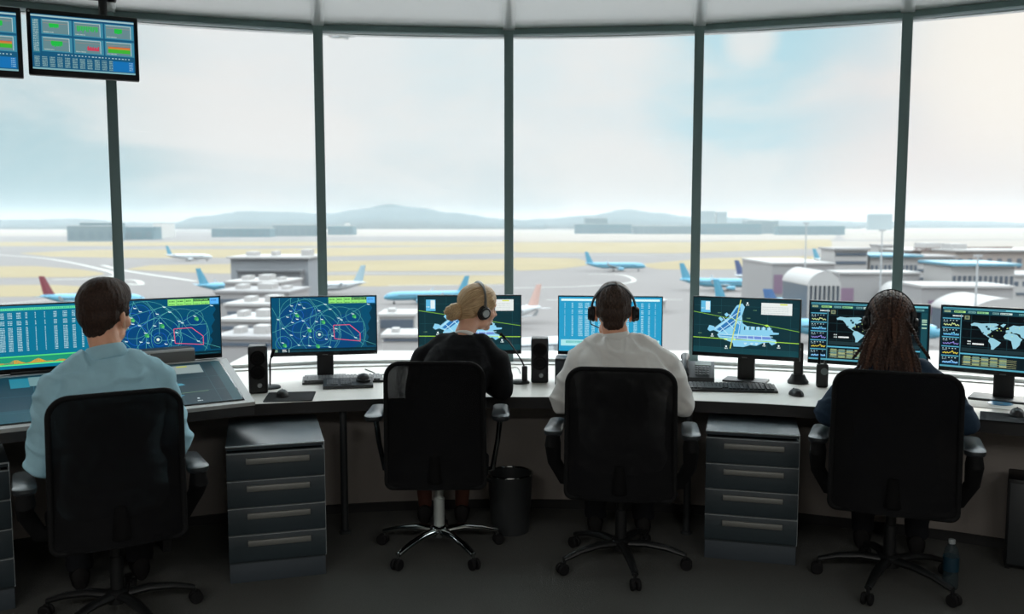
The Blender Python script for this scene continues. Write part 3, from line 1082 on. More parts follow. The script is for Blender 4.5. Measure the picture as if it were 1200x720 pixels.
a = px_dir(402)
p = on_plane(402, 447.5, Z_TOP + 0.0005)
keyboard(p, math.radians(11), 'long black keyboard under the radar monitor behind the control keypad', 0.45, 0.13, key_l)
p = on_plane(857, 457.5, Z_TOP + 0.0005)
keyboard(p, math.radians(-7), 'black keyboard on the worktop between the desk phone and the mouse', 0.47, 0.135)

# control keypad with a trackball
p = on_plane(408, 453, Z_TOP + 0.0005)
t = thing('control_keypad', 'dark control keypad with raised trackball in front of the long keyboard', 'keypad', p, math.radians(11))
m = MB()
m.rings([[V(x, y, z) for y, z in ((-0.075, 0.001), (-0.075, 0.018), (0.075, 0.036), (0.075, 0.001))] for x in (-0.135, 0.135)])
m.build('body', DARKGREY, t)
m = MB()
for j in range(4):
    for i in range(5):
        for bx in (-0.11, -0.035):
            m.box((bx + i * 0.0125, -0.045 + j * 0.025, 0.024 + (j * 0.025) * 0.12), (0.0105, 0.019, 0.008), (0.12, 0, 0), 0.001, 1)
m.build('keys', key_l, t)
m = MB(); m.lathe([(0.04, 0.0), (0.042, 0.012), (0.034, 0.018)], (0.085, 0.005, 0.024), 24)
m.ell((0.085, 0.005, 0.044), (0.036, 0.036, 0.026))
m.build('trackball', BLACK, t)

# ------------------------------------------------------------------ desk phone, cordless phone, two-way radio
p = on_plane(816, 446, Z_TOP + 0.0005)
t = thing('desk_phone', 'black desk phone with handset and keypad behind the keyboard', 'phone', p, math.radians(-12))
m = MB()
m.rings([[V(x, y, z) for y, z in ((-0.08, 0.0), (-0.08, 0.03), (0.08, 0.10), (0.095, 0.09), (0.095, 0.0))] for x in (-0.10, 0.10)])
m.build('body', DARKGREY, t)
ta = math.atan2(0.07, 0.16)
m = MB()
for j in range(4):
    for i in range(4):
        y = -0.05 + j * 0.022
        m.box((0.0 + i * 0.021, y, 0.033 + (y + 0.08) * 0.4375), (0.016, 0.016, 0.008), (ta, 0, 0), 0.002, 1)
m.build('keypad', key_l, t)
m = MB(); m.box((0.035, 0.052, 0.0895), (0.09, 0.04, 0.004), (ta, 0, 0), 0.001, 1)
m.build('phone_screen', mat('lcd_grey', (112, 120, 112), 0.25), t)
m = MB()
pts = []
for i in range(9):
    s = i / 8
    y = -0.09 + 0.19 * s
    pts.append((-0.066, y, 0.05 + 0.4375 * (y + 0.08) + 0.022 * math.sin(PI * s)))
m.tube(pts, [0.022, 0.024, 0.019, 0.017, 0.017, 0.017, 0.019, 0.024, 0.022], 12, flat=(1.15, 0.8))
m.ell((-0.066, -0.078, 0.044), (0.027, 0.025, 0.018)); m.ell((-0.066, 0.09, 0.118), (0.027, 0.025, 0.018))
m.build('handset', BLACK, t)
m = MB()
pts = [(-0.075 + 0.006 * math.cos(i * 0.9), -0.10 - 0.0035 * i, 0.022 + 0.006 * math.sin(i * 0.9)) for i in range(24)]
m.tube(pts, 0.0022, 6)
m.build('coiled_cord', BLACK, t)

p = on_plane(935, 449, Z_TOP + 0.0005)
t = thing('cordless_phone', 'black cordless phone upright in its charging cradle beside the two-way radio', 'phone', p, math.radians(-14))
m = MB(); m.lathe([(0.058, 0), (0.058, 0.012), (0.046, 0.028), (0.036, 0.05), (0.03, 0.052)], seg=28)
m.build('cradle', BLACK, t)
m = MB(); m.box((0, 0.006, 0.135), (0.052, 0.03, 0.19), (-0.16, 0, 0), 0.010, 3)
m.build('handset', BLACK, t)
m = MB(); m.lathe([(0.013, 0), (0.013, 0.004), (0.009, 0.005)], (0, 0.0035, 0.19), 18, (PI / 2 - 0.16, 0, 0))
m.build('navigation_pad', mat('pale_knob', (150, 158, 160), 0.4), t)

p = on_plane(963, 454, Z_TOP + 0.0005)
t = thing('two_way_radio', 'black two-way radio with stub aerial standing beside the braided woman', 'radio', p, math.radians(-10))
m = MB(); m.box((0, 0, 0.065), (0.062, 0.036, 0.13), bevel=0.010, seg=3)
m.build('body', BLACK, t)
m = MB(); m.limb([(-0.018, 0, 0.125), (-0.018, 0, 0.165), (-0.017, 0, 0.205)], [0.0075, 0.0065, 0.005], 10)
m.build('aerial', RUBBER, t)
m = MB(); m.lathe([(0.008, 0), (0.008, 0.02), (0.006, 0.022)], (0.015, 0, 0.128), 14)
m.build('channel_knob', BLACK, t)
m = MB(); m.lathe([(0.019, 0.0), (0.019, 0.003), (0.013, 0.004), (0.001, 0.003)], (0.008, -0.018, 0.09), 20, (PI / 2, 0, 0))
m.build('speaker_grille', mat('radio_grille', (96, 106, 106), 0.4, metal=0.5), t)

# ------------------------------------------------------------------ papers, badge disc, cables
paper_m = mat('paper', (214, 212, 206), 0.7, vary=0.02)
p = on_plane(1158, 475, Z_TOP)
for i, (dx, dy, r, lab) in enumerate(((0, 0, -0.48, 'undermost loose white sheet under the free standing world map monitor'),
                                       (0.02, -0.035, -0.56, 'upper loose white sheet with a blue disc on it beside the mouse pad'))):
    m = MB(); m.prism(rrect(0.40 - 0.05 * i, 0.15, 0.004, 2), 0.0012)
    o = m.build('paper_sheet', paper_m, loc=(p.x + dx, p.y + dy, Z_TOP + 0.0005 + i * 0.0016), rot=(0, 0, r))
    tag(o, lab, 'paper')
p = on_plane(1172, 473, Z_TOP + 0.004)
t = thing('blue_disc', 'small blue disc lying on the white sheet beside the mouse pad', 'disc', (p.x, p.y, Z_TOP + 0.0035), 0)
m = MB(); m.lathe([(0.008, 0), (0.058, 0), (0.058, 0.0014), (0.008, 0.0014)], seg=32)
m.build('disc_face', mat('blue_disc_print', (58, 122, 160), 0.3, vary=0.1, scale=30), t)
m = MB(); m.lathe([(0.007, 0), (0.016, 0), (0.016, 0.0018), (0.007, 0.0018)], seg=24)
m.build('hub_ring', mat('pale_knob', (150, 158, 160), 0.4), t)


def cable(pts, label, r=0.003):
    # smooth curve through the points
    P_ = [Vector(q) for q in pts]
    out = []
    for i in range(len(P_) - 1):
        a, b, c, d = P_[max(i - 1, 0)], P_[i], P_[i + 1], P_[min(i + 2, len(P_) - 1)]
        for k in range(6):
            s = k / 6
            out.append(0.5 * ((2 * b) + (c - a) * s + (2 * a - 5 * b + 4 * c - d) * s * s + (3 * b - a - 3 * c + d) * s ** 3))
    out.append(P_[-1])
    o = MB().tube(out, r, 8).build('cable', MATTE)
    tag(o, label, 'cable')


zc = Z_TOP + 0.004
cable([on_plane(1150, 441, zc), on_plane(1136, 440, zc), on_plane(1122, 443, zc), on_plane(1112, 450, zc), on_plane(1106, 460, zc)], 'black cable running across the papers behind the braided woman')
cable([on_plane(428, 433, zc), on_plane(436, 436, zc), on_plane(444, 440, zc), on_plane(452, 438, zc)], 'short black cable behind the long keyboard by the radar monitor')
cable([on_plane(600, 440, zc), on_plane(596, 433, zc), on_plane(606, 431, zc), on_plane(610, 438, zc)], 'thin looped cable of the gooseneck microphone', 0.002)

# ------------------------------------------------------------------ waste bin, bottle, computer tower
p = on_plane(598, 622, 0)
t = thing('waste_bin', 'dark round waste bin with shiny rim on the floor beside the blonde woman', 'bin', (p.x, p.y, 0), 0)
m = MB(); m.lathe([(0.095, 0.0), (0.10, 0.004), (0.118, 0.31), (0.112, 0.31), (0.095, 0.012), (0.001, 0.012)], seg=36)
m.build('body', mat('bin_body', (40, 43, 44), 0.4), t)
m = MB(); m.tube([(0.117 * math.cos(a), 0.117 * math.sin(a), 0.312) for a in [2 * PI * i / 36 for i in range(36)]], 0.006, 8, close=True)
m.build('rim', CHROME, t)

p = on_plane(1113, 690, 0)
t = thing('water_bottle', 'clear plastic water bottle with blue label on the floor beside the braided woman', 'bottle', (p.x, p.y, 0), 0)
pl = see_through('clear_plastic', (50, 66, 72), 0.6, 0.1)
m = MB(); m.lathe([(0.001, 0.002), (0.028, 0.002), (0.033, 0.01), (0.033, 0.06), (0.031, 0.075), (0.033, 0.09), (0.033, 0.15), (0.026, 0.185), (0.013, 0.205), (0.012, 0.215), (0.001, 0.215)], seg=24)
m.build('bottle_body', pl, t)
m = MB(); m.lathe([(0.0335, 0.085), (0.0338, 0.09), (0.0338, 0.145), (0.0335, 0.15)], seg=24)
m.build('bottle_label', mat('blue_label', (16, 46, 60), 0.4), t)
m = MB(); m.lathe([(0.0145, 0.207), (0.0145, 0.224), (0.012, 0.226), (0.001, 0.226)], seg=18)
m.build('bottle_cap', mat('pale_knob', (150, 158, 160), 0.4), t)

p = on_plane(1192, 671, 0)
t = thing('computer_tower', 'black computer tower on the floor under the worktop by the free standing world map', 'computer', (p.x + 0.02, p.y + 0.0, 0), math.radians(-30))
m = MB(); m.box((0.02, 0.11, 0.225), (0.19, 0.21, 0.42), bevel=0.006); m.build('case', BLACK, t)
m = MB(); m.box((0.02, 0.0, 0.225), (0.17, 0.012, 0.39), bevel=0.004); m.build('front_panel', DARKGREY, t)
m = MB(); m.box((0.03, -0.008, 0.385), (0.07, 0.006, 0.022), bevel=0.002); m.build('drive_bay', STEEL, t)
for x in (-0.06, 0.10):
    m = MB(); m.box((x, 0.11, 0.008), (0.02, 0.18, 0.016)); m.build('foot', RUBBER, t)

# ------------------------------------------------------------------ screens hung from the ceiling
def hung_monitor(px_l, py_l, depth_l, label, W=0.53, H=0.335):
    yaw = -26
    p = at_depth(px_l, py_l, depth_l)
    a = math.radians(-yaw)
    c = V(p.x, p.y, 0) + V(math.cos(a), math.sin(a), 0) * W / 2
    zc = p.z - H / 2
    t = thing('ceiling_monitor', label, 'monitor', (c.x, c.y, zc), a, 'monitors hung from the ceiling')
    m = MB(); m.box((0, 0.022, 0), (W, 0.045, H), bevel=0.006); m.build('housing', BLACK, t)
    cv = Canvas(W - 0.04, H - 0.055, 0.8); dashboard(cv); cv.build('display', t, (0, -0.001, 0.003))
    m = MB(); m.lathe([(0.005, 0), (0.005, 0.003), (0.001, 0.003)], (-W / 2 + 0.012, 0, H / 2 - 0.014), 10, (PI / 2, 0, 0)); m.build('indicator_light', mat('pale_knob', (150, 158, 160), 0.4), t)
    zt = Z_CEIL - zc
    m = MB()
    m.box((0.10, 0.065, 0.06), (0.12, 0.04, 0.14), bevel=0.004)
    m.tube([(0.10, 0.085, 0.05), (0.10, 0.085, zt)], 0.022, 14)
    m.box((0.10, 0.085, zt - 0.006), (0.14, 0.14, 0.012), bevel=0.002)
    m.build('ceiling_bracket', DARKGREY, t)


hung_monitor(30, 9, 4.72, 'screen of green graphs hung below the ceiling, whole in view')
hung_monitor(-130, -5, 4.24, 'screen of green graphs hung below the ceiling, cut off by the edge of the view')
# ------------------------------------------------------------------ office chairs
mesh_back = see_through('chair_mesh', (13, 14, 16), 0.16, 0.7, 0.09)
fabric = mat('chair_fabric', (13, 14, 16), 0.85, spec=0.15, bump=0.3, scale=300)
arm_pad = mat('armrest_pad', (44, 49, 52), 0.35, spec=0.5)


def office_chair(loc, rotz, label, base_m, W=0.47, top=0.99, pad_z=0.67, pad_x=0.30, star=0.3, splay=0.0, slim=True, spin=0.0, bottom=0.44, lean=0.05):
    t = thing('office_chair', label, 'chair', loc, rotz, 'office chairs at the desk')
    # backrest: curved mesh panel in a rounded frame
    H = top - bottom
    RT, RB = 0.075, 0.028
    out = []
    for cx, cz, a0, r_ in ((W / 2 - RT, H / 2 - RT, 0, RT), (-W / 2 + RT, H / 2 - RT, 90, RT), (-W / 2 + RB, -H / 2 + RB, 180, RB), (W / 2 - RB, -H / 2 + RB, 270, RB)):
        for i in range(9):
            aa = math.radians(a0 + 90 * i / 8)
            out.append((cx + r_ * math.cos(aa), cz + r_ * math.sin(aa)))

    def bend(x, z):
        s = (z + H / 2) / H
        wid = 1.0 + 0.03 * math.sin(PI * s) - 0.04 * s
        y = -0.235 - lean * s + 0.05 * math.cos(x / W * PI) * -1 + 0.03 + 0.025 * math.sin(PI * s)
        return V(x * wid, y, bottom + H * s)
    pts = [bend(x, z) for x, z in out]
    m = MB(); m.tube(pts, 0.011, 10, close=True)
    m.build('backrest_frame', MATTE, t)
    m = MB()
    rings = []
    n = 18
    for side in (0.004, -0.004):
        for i in range(n + 1):
            z = -H / 2 + H * i / n
            rc = RT if z > 0 else RB
            e = min(H / 2 - abs(z), rc)
            w = W / 2 - rc + math.sqrt(max(0, rc ** 2 - (rc - e) ** 2))
            rings.append((side, z, w))
    front, back = [], []
    for side, z, w in rings:
        row = []
        for j in range(13):
            x = w * (-1 + 2 * j / 12)
            q = bend(x, z); q.y += side
            row.append(q)
        (front if side > 0 else back).append(row)
    for rows in (front, back):
        vs = [[m.bm.verts.new(q) for q in row] for row in rows]
        for i in range(n):
            for j in range(12):
                m.bm.faces.new((vs[i][j], vs[i][j + 1], vs[i + 1][j + 1], vs[i + 1][j]))
    m.build('backrest_mesh', mesh_back, t)
    # back support under the frame
    m = MB()
    m.tube([(0, -0.05, 0.40), (0, -0.20, 0.395), (0, -0.262, 0.43), (0, -0.27, 0.55)], [0.03, 0.03, 0.026, 0.016], 10, flat=(1.3, 0.6))
    m.build('back_support', mat('black_nylon', (8, 8, 9), 0.8, spec=0.15), t)
    # seat
    m = MB()
    rings = []
    for z, k in ((0.40, 0.90), (0.405, 0.97), (0.42, 1.0), (0.44, 1.0), (0.452, 0.97), (0.46, 0.88)):
        rings.append([V(x * k, y * k + 0.02, z - 0.02 * max(0, (y - 0.15)) / 0.1 * 0.6) for x, y in rrect(0.49, 0.47, 0.10, 6)])
    m.rings(rings)
    m.build('seat', fabric, t)
    m = MB(); m.box((0, 0, 0.392), (0.24, 0.26, 0.03), bevel=0.01); m.build('seat_plate', BLACK, t)
    m = MB(); m.tube([(0.10, 0.02, 0.385), (0.20, 0.0, 0.375), (0.26, -0.03, 0.362)], [0.005, 0.005, 0.010], 8); m.build('height_lever', STEEL if not slim else BLACK, t)
    # column
    m = MB(); m.lathe([(0.027, 0.10), (0.027, 0.27), (0.022, 0.272), (0.0215, 0.38)], seg=20)
    m.build('gas_lift', mat('pale_steel', (196, 204, 200), 0.4, metal=0.6) if base_m is CHROME else base_m, t)
    # star base
    m = MB(); m.lathe([(0.03, 0.075), (0.045, 0.08), (0.045, 0.125), (0.035, 0.135), (0.028, 0.136)], seg=24)
    m.build('base_hub', base_m, t)
    for k in range(5):
        a = 2 * PI * k / 5 + spin
        d = V(math.sin(a), -math.cos(a), 0)
        m = MB()
        P_ = [d * 0.03 + V(0, 0, 0.108), d * 0.12 + V(0, 0, 0.112), d * (star * 0.72) + V(0, 0, 0.098), d * star + V(0, 0, 0.072)]
        m.tube(P_, [0.026, 0.024, 0.02, 0.016], 12, flat=(1.0, 0.72))
        m.tube([d * star + V(0, 0, 0.078), d * star + V(0, 0, 0.045)], 0.008, 8)
        leg = m.build('leg', base_m, t)
        s = V(-d.y, d.x, 0)
        off = d * (star + 0.008)
        m = MB()
        for q in (-1, 1):
            m.lathe([(0.001, -0.008), (0.024, -0.008), (0.0275, -0.003), (0.0275, 0.004), (0.022, 0.009), (0.001, 0.009)], off + s * (0.014 * q) + V(0, 0, 0.0278), 18, (PI / 2, 0, math.atan2(s.y, s.x) + PI / 2))
        m.box(off + V(0, 0, 0.045), (0.014, 0.03, 0.02), (0, 0, math.atan2(d.y, d.x)), 0.004)
        m.build('caster', RUBBER, leg)
    # arms
    for q in (-1, 1):
        m = MB()
        if slim:
            m.tube([(q * 0.20, 0.0, 0.40), (q * 0.265, 0.0, 0.42), (q * (pad_x - 0.015), -0.02, 0.56), (q * pad_x, -0.02, pad_z - 0.01)], [0.016, 0.016, 0.014, 0.016], 10, flat=(1.3, 0.9))
            arm = m.build('armrest', base_m, t)
        else:
            m.tube([(q * 0.20, 0.0, 0.40), (q * 0.27, 0.0, 0.41), (q * (pad_x + 0.0), -0.03, 0.50), (q * pad_x, -0.10, pad_z - 0.06), (q * pad_x, -0.09, pad_z - 0.01)], [0.022, 0.022, 0.022, 0.026, 0.02], 10, flat=(1.2, 1.5))
            arm = m.build('armrest', MATTE, t)
        m = MB()
        rings = []
        for z, k in ((pad_z - 0.016, 0.92), (pad_z - 0.004, 1.0), (pad_z + 0.008, 1.0), (pad_z + 0.016, 0.85)):
            rings.append([V(q * pad_x + x * k * (1 + 0.15 * (y < 0)), y * k + 0.01, z - 0.10 * max(0, -y - 0.07)) for x, y in rrect(0.075, 0.27, 0.034, 6)])
        m.rings(rings)
        m.build('arm_pad', arm_pad, arm)
    return t


CH = {}
p = on_plane(515, 646, 0); CH[2] = (p, px_dir(512))
office_chair((p.x, p.y, 0), -math.radians(px_dir(515) + 4), 'black mesh office chair with shiny chrome star base under the blonde woman', CHROME, W=0.46, top=0.985, pad_z=0.70, pad_x=0.305, spin=PI / 5, bottom=0.385)
p = on_plane(727, 662, 0); CH[3] = (p, px_dir(727))
office_chair((p.x, p.y, 0), -math.radians(px_dir(727) + 2), 'black mesh office chair under the man in the white shirt', BLACK, W=0.485, top=0.985, pad_z=0.66, pad_x=0.315, spin=0.25, slim=False, bottom=0.385)
p = on_plane(1041, 683, 0); CH[4] = (p, px_dir(1041))
office_chair((p.x, p.y, 0), -math.radians(px_dir(1041)), 'black mesh office chair under the braided woman', BLACK, W=0.505, top=1.0, pad_z=0.66, pad_x=0.315, spin=PI / 5 + 0.35, slim=False, bottom=0.385)
p = on_plane(138, 699, 0.1); CH[1] = (p, px_dir(136))
office_chair((p.x, p.y, 0), -math.radians(px_dir(136) - 6), 'black mesh office chair under the man in the blue shirt', BLACK, W=0.475, top=0.985, pad_z=0.62, pad_x=0.315, spin=-0.9, slim=False, bottom=0.385)
# ------------------------------------------------------------------ people
def skin_mat(name, rgb):
    m = mat(name, rgb, 0.5, spec=0.35, bump=0.08, scale=220, vary=0.05)
    m.node_tree.nodes['Principled BSDF'].inputs['Subsurface Weight'].default_value = 0.08
    m.node_tree.nodes['Principled BSDF'].inputs['Subsurface Radius'].default_value = (0.01, 0.004, 0.002)
    return m


def head_shapes(m, M, female=False):
    """skull, jaw, brow, nose, lips and ears around the head centre; M places it"""
    sub = MB()
    j = 0.92 if female else 1.0
    sub.ell((0, -0.014, 0.030), (0.074, 0.094, 0.084), u=28, v=18)
    sub.ell((0, 0.030, -0.040), (0.058 * j, 0.060, 0.076), u=24, v=16)
    sub.ell((0, 0.020, 0.005), (0.069 * j, 0.070, 0.070), u=24, v=16)
    sub.ell((0, 0.062, -0.100), (0.026 * j, 0.022, 0.020))
    for q in (-1, 1):
        sub.ell((q * 0.040 * j, 0.052, -0.032), (0.026, 0.030, 0.028))
        sub.ell((q * 0.046 * j, 0.012, -0.082), (0.018, 0.040, 0.022), (0.5, 0, 0))
        sub.ell((q * 0.027, 0.074, 0.020), (0.024, 0.014, 0.010))
        # ear: rim, lobe, bowl
        sub.ell((q * 0.079, -0.012, -0.012), (0.009, 0.019, 0.031), (0.15, 0, q * 0.35))
        sub.ell((q * 0.075, -0.004, -0.040), (0.008, 0.010, 0.011))
        sub.ell((q * 0.009, 0.098, -0.037), (0.009, 0.011, 0.008))
    sub.ell((0, 0.066, 0.045), (0.050, 0.026, 0.034))
    sub.tube([(0, 0.082, 0.014), (0, 0.096, -0.012), (0, 0.107, -0.032)], [0.0085, 0.0095, 0.0115], 12)
    sub.ell((0, 0.107, -0.033), (0.0125, 0.0125, 0.011))
    sub.ell((0, 0.086, -0.062), (0.022, 0.010, 0.0055)); sub.ell((0, 0.084, -0.072), (0.019, 0.011, 0.0065))
    sub.ell((0, 0.070, -0.060), (0.030, 0.022, 0.026))
    bmesh.ops.transform(sub.bm, matrix=M, verts=sub.bm.verts)
    me = bpy.data.meshes.new('t'); sub.bm.to_mesh(me); sub.bm.free()
    m.bm.from_mesh(me); bpy.data.meshes.remove(me)


def hand_shapes(m, w, d, up, side):
    """palm, four unequal bent fingers and a thumb; w wrist, d pointing direction, up back of the hand, side = thumb side (+1/-1 along d x up)"""
    d = d.normalized(); s = d.cross(up).normalized() * side; up = s.cross(d).normalized() * side
    up = up if up.z > 0 else -up
    L = 0.088
    pts = [w, w + d * 0.03, w + d * 0.06, w + d * L]
    m.tube(pts, [0.027, 0.036, 0.041, 0.040], 14, flat=(1.0, 0.38))
    m.ell(w, (0.027, 0.025, 0.02))
    for k, (off, ln) in enumerate(((0.030, 0.072), (0.0105, 0.080), (-0.0095, 0.075), (-0.0285, 0.060))):
        b = w + d * (L - 0.006) + s * off
        fan = s * (off * 0.25)
        dd = (d + fan).normalized()
        p1 = b + dd * ln * 0.45 + up * 0.006
        p2 = p1 + (dd * 0.88 - up * 0.48) * ln * 0.32
        p3 = p2 + (dd * 0.55 - up * 0.83) * ln * 0.26
        m.limb([b, p1, p2, p3], [0.0095, 0.009, 0.0082, 0.0072], 10)
    b = w + d * 0.028 + s * 0.026
    p1 = b + (d * 0.55 + s * 0.75 - up * 0.25).normalized() * 0.038
    p2 = p1 + (d * 0.85 + s * 0.30 - up * 0.2).normalized() * 0.030
    m.limb([b, p1, p2], [0.013, 0.0105, 0.0085], 10)


def ring_ell(c, rx, ry, n=26, e=2.3, yaw=0.0, tilt=None):
    out = []
    for i in range(n):
        a = 2 * PI * i / n
        ca, sa = math.cos(a), math.sin(a)
        x = rx * math.copysign(abs(ca) ** (2 / e), ca)
        y = ry * math.copysign(abs(sa) ** (2 / e), sa)
        v = V(x, y, 0)
        if tilt:
            v = Matrix.Rotation(tilt, 3, 'X') @ v
        v = Matrix.Rotation(yaw, 3, 'Z') @ v
        out.append(c + v)
    return out


def torso(m, S, grow=0.0, z_low=0.0, collar=True):
    """S: spine points dict of the pose; sections from hips to neck"""
    k = S['build']
    secs = S['sections']
    rings = []
    for c, rx, ry, tilt, yaw in secs:
        rings.append(ring_ell(Vector(c), rx * k + grow, ry * k + grow, yaw=yaw, tilt=tilt))
    m.rings(rings)
    for q, sh in (('L', S['shL']), ('R', S['shR'])):
        m.ell(Vector(sh) + V(0, 0, -0.016), (0.054 * k + grow, 0.054 * k + grow, 0.052 * k + grow))


def person(loc, rotz, label, S, looks):
    """S pose in metres, local frame: x to the person's right hand, y towards the desk, z up"""
    t = thing('person', label, 'person', loc, rotz)
    k = S['build']
    fem = looks.get('female', False)
    skin = looks['skin']
    hp, hy, hpch, hr = S['head']
    HM = Matrix.Translation(hp) @ Euler((hpch, hr, hy), 'XYZ').to_matrix().to_4x4() @ Matrix.Scale(S.get('head_scale', 1.0), 4)
    # ---- body
    m = MB()
    torso(m, S)
    nb = Vector(S['neck'])
    nr = 0.050 if fem else 0.058
    m.limb([nb - V(0, 0.01, 0.05), nb + V(0, 0, 0.02), HM @ V(0, -0.030, -0.055), HM @ V(0, -0.02, 0.0)], [nr * 1.25, nr * 1.05, nr, nr], 16)
    head_shapes(m, HM, fem)
    for q in ('L', 'R'):
        sh, el, wr = Vector(S['sh' + q]), Vector(S['el' + q]), Vector(S['wr' + q])
        mid = sh.lerp(el, 0.4)
        m.limb([sh, mid, el, el.lerp(wr, 0.35), wr], [0.052 * k, 0.046 * k, 0.038 * k, 0.038 * k, 0.025 * k], 14)
        hd = Vector(S['hd' + q])
        hand_shapes(m, wr, hd, V(0, 0, 1), 1 if q == 'L' else -1)
        hi, kn, an = Vector(S['hip' + q]), Vector(S['kn' + q]), Vector(S['an' + q])
        m.limb([hi, hi.lerp(kn, 0.5), kn, kn.lerp(an, 0.3), an], [0.084 * k, 0.072 * k, 0.054 * k, 0.052 * k, 0.034 * k], 14)
        fd = Vector(S.get('foot', (0, 1, 0)))
        m.limb([an + V(0, 0.0, -0.045), an + fd * 0.08 + V(0, 0, -0.055), an + fd * 0.15 + V(0, 0, -0.063)], [0.028, 0.027, 0.018], 12)
    b = remesh(m, 0.0055, 3)
    body = b.build('body', skin, t, angle=180)
    # ---- eyes and brows belong to the face
    for q in (-1, 1):
        e = MB(); e.ell(HM @ V(q * 0.030, 0.074, 0.003), 0.0115, u=16, v=10); e.build('eye', mat('eye_white', (210, 206, 200), 0.2), t)
        e = MB(); e.tube([HM @ V(q * x, y, z) for x, y, z in ((0.014, 0.090, 0.022), (0.028, 0.088, 0.027), (0.045, 0.076, 0.023))], [0.003, 0.0035, 0.002], 8); e.build('eyebrow', looks['hair'], t)
    # ---- top
    seed = looks.get('seed', 1.0)
    amp = looks.get('wrinkle', 0.006)

    def wrinkle(co, nrm):
        p = Vector(co) + V(seed, seed * 2, 0)
        n1 = noise.noise(V(p.x * 9 + 2.5 * p.z, p.y * 9, p.z * 13 - 5 * abs(co.x)))
        n2 = 1 - abs(noise.noise(V(p.x * 7 - p.z * 6, p.y * 7, p.z * 9 + p.x * 8))) * 2
        n3 = noise.noise(p * 38)
        return amp * (0.6 * n1 + 1.1 * max(0, n2 - 0.40) + 0.10 * n3)
    m = MB()
    torso(m, S, 0.014)
    lo = S.get('hem', 0.0)
    for q in ('L', 'R'):
        sh, el, wr = Vector(S['sh' + q]), Vector(S['el' + q]), Vector(S['wr' + q])
        mid = sh.lerp(el, 0.45)
        cuff = el.lerp(wr, looks.get('cuff', 0.93))
        g = looks.get('loose', 0.014)
        m.limb([sh + V(0, 0, -0.016), mid, el], [0.055 * k + g, 0.049 * k + g, 0.043 * k + g], 18)
        m.limb([el, el.lerp(wr, 0.4)], [0.043 * k + g, 0.040 * k + g], 18)
        m.tube([el.lerp(wr, 0.35), cuff], [0.041 * k + g, 0.030 * k + g * 0.7], 18)
        m.ell(sh + V(0, 0, -0.020), (0.052 * k + g, 0.056 * k + g, 0.050 * k + g))
        # trapezius slope from neck to shoulder
        m.limb([nb + V(0, -0.012, -0.03), nb.lerp(sh, 0.5) + V(0, -0.012, 0.010), sh + V(0, 0, -0.004)], [0.060, 0.057 * k + 0.008, 0.048 * k + 0.008], 14)
    b = remesh(m, 0.006, looks.get('soft', 10), wrinkle=wrinkle)
    top = b.build(looks['top_name'], looks['top'], t, angle=180)
    # collar: a standing band that folds over
    if looks.get('collar'):
        cm, hgt, r = looks['collar']
        ax = (HM @ V(0, -0.025, -0.06) - nb).normalized()
        base = nb + V(0, -0.005, -0.012)
        s1 = ax.cross(V(0, 1, 0)).normalized(); s2 = s1.cross(ax).normalized()
        if s2.y < 0:
            s1, s2 = -s1, -s2
        rings = []
        for rr, h in ((r, 0.0), (r * 0.97, hgt), (r * 1.02, hgt * 1.06), (r * 1.13, hgt * 0.75), (r * 1.24, hgt * 0.02), (r * 1.16, -0.004), (r * 1.05, -0.004)):
            ring = []
            for i in range(29):
                a = math.radians(112 + (360 - 44) * i / 28)
                dip = 0.012 * max(0, math.sin(a))
                ring.append(base + s1 * math.cos(a) * rr + s2 * math.sin(a) * rr * 1.05 + ax * (h - dip))
            rings.append(ring)
        m = MB()
        m.rings([[rings[j][i] for j in range(len(rings))] for i in range(29)])
        m.build('collar', cm, t, angle=70)
    # ---- trousers or skirt, shoes
    m = MB()
    secs = S['sections']
    if looks.get('skirt'):
        m.rings([ring_ell(Vector(c), rx * k + 0.012, ry * k + 0.012) for c, rx, ry, a, b_ in secs[:2]])
        for q in ('L', 'R'):
            hi, kn = Vector(S['hip' + q]), Vector(S['kn' + q])
            m.limb([hi, hi.lerp(kn, 0.5), hi.lerp(kn, 0.93)], [0.10 * k, 0.088 * k, 0.070 * k], 16)
        hiM = (Vector(S['hipL']) + Vector(S['hipR'])) / 2; knM = (Vector(S['knL']) + Vector(S['knR'])) / 2
        m.tube([hiM, hiM.lerp(knM, 0.9)], [0.10, 0.075], 16)
        b = remesh(m, 0.008, 4); b.build('skirt', looks['bottom'], t, angle=180)
        m = MB()
        for q in ('L', 'R'):
            hi, kn, an = Vector(S['hip' + q]), Vector(S['kn' + q]), Vector(S['an' + q])
            m.limb([hi.lerp(kn, 0.6), kn, kn.lerp(an, 0.3), an], [0.078 * k, 0.059 * k, 0.057 * k, 0.039 * k], 16)
        b = remesh(m, 0.006, 3); b.build('leg_shade', mat('leg_shade_brown', (84, 52, 42), 0.7, spec=0.2), t, angle=180)  # added dark skin over the shins; its brown stands for under-desk shade
    else:
        m.rings([ring_ell(Vector(c), rx * k + 0.010, ry * k + 0.010) for c, rx, ry, a, b_ in secs[:2]])
        for q in ('L', 'R'):
            hi, kn, an = Vector(S['hip' + q]), Vector(S['kn' + q]), Vector(S['an' + q])
            m.limb([hi, hi.lerp(kn, 0.5), kn], [0.095 * k, 0.084 * k, 0.068 * k], 16)
            m.limb([kn, kn.lerp(an, 0.35)], [0.068 * k, 0.066 * k], 16)
            m.tube([kn.lerp(an, 0.3), an + V(0, 0, -0.015)], [0.066 * k, 0.054 * k], 16)
        b = remesh(m, 0.008, 4, wrinkle=lambda co, n_: 0.006 * noise.noise(V(co.x * 14, co.y * 14, co.z * 20)))
        b.build('trousers', looks['bottom'], t, angle=180)
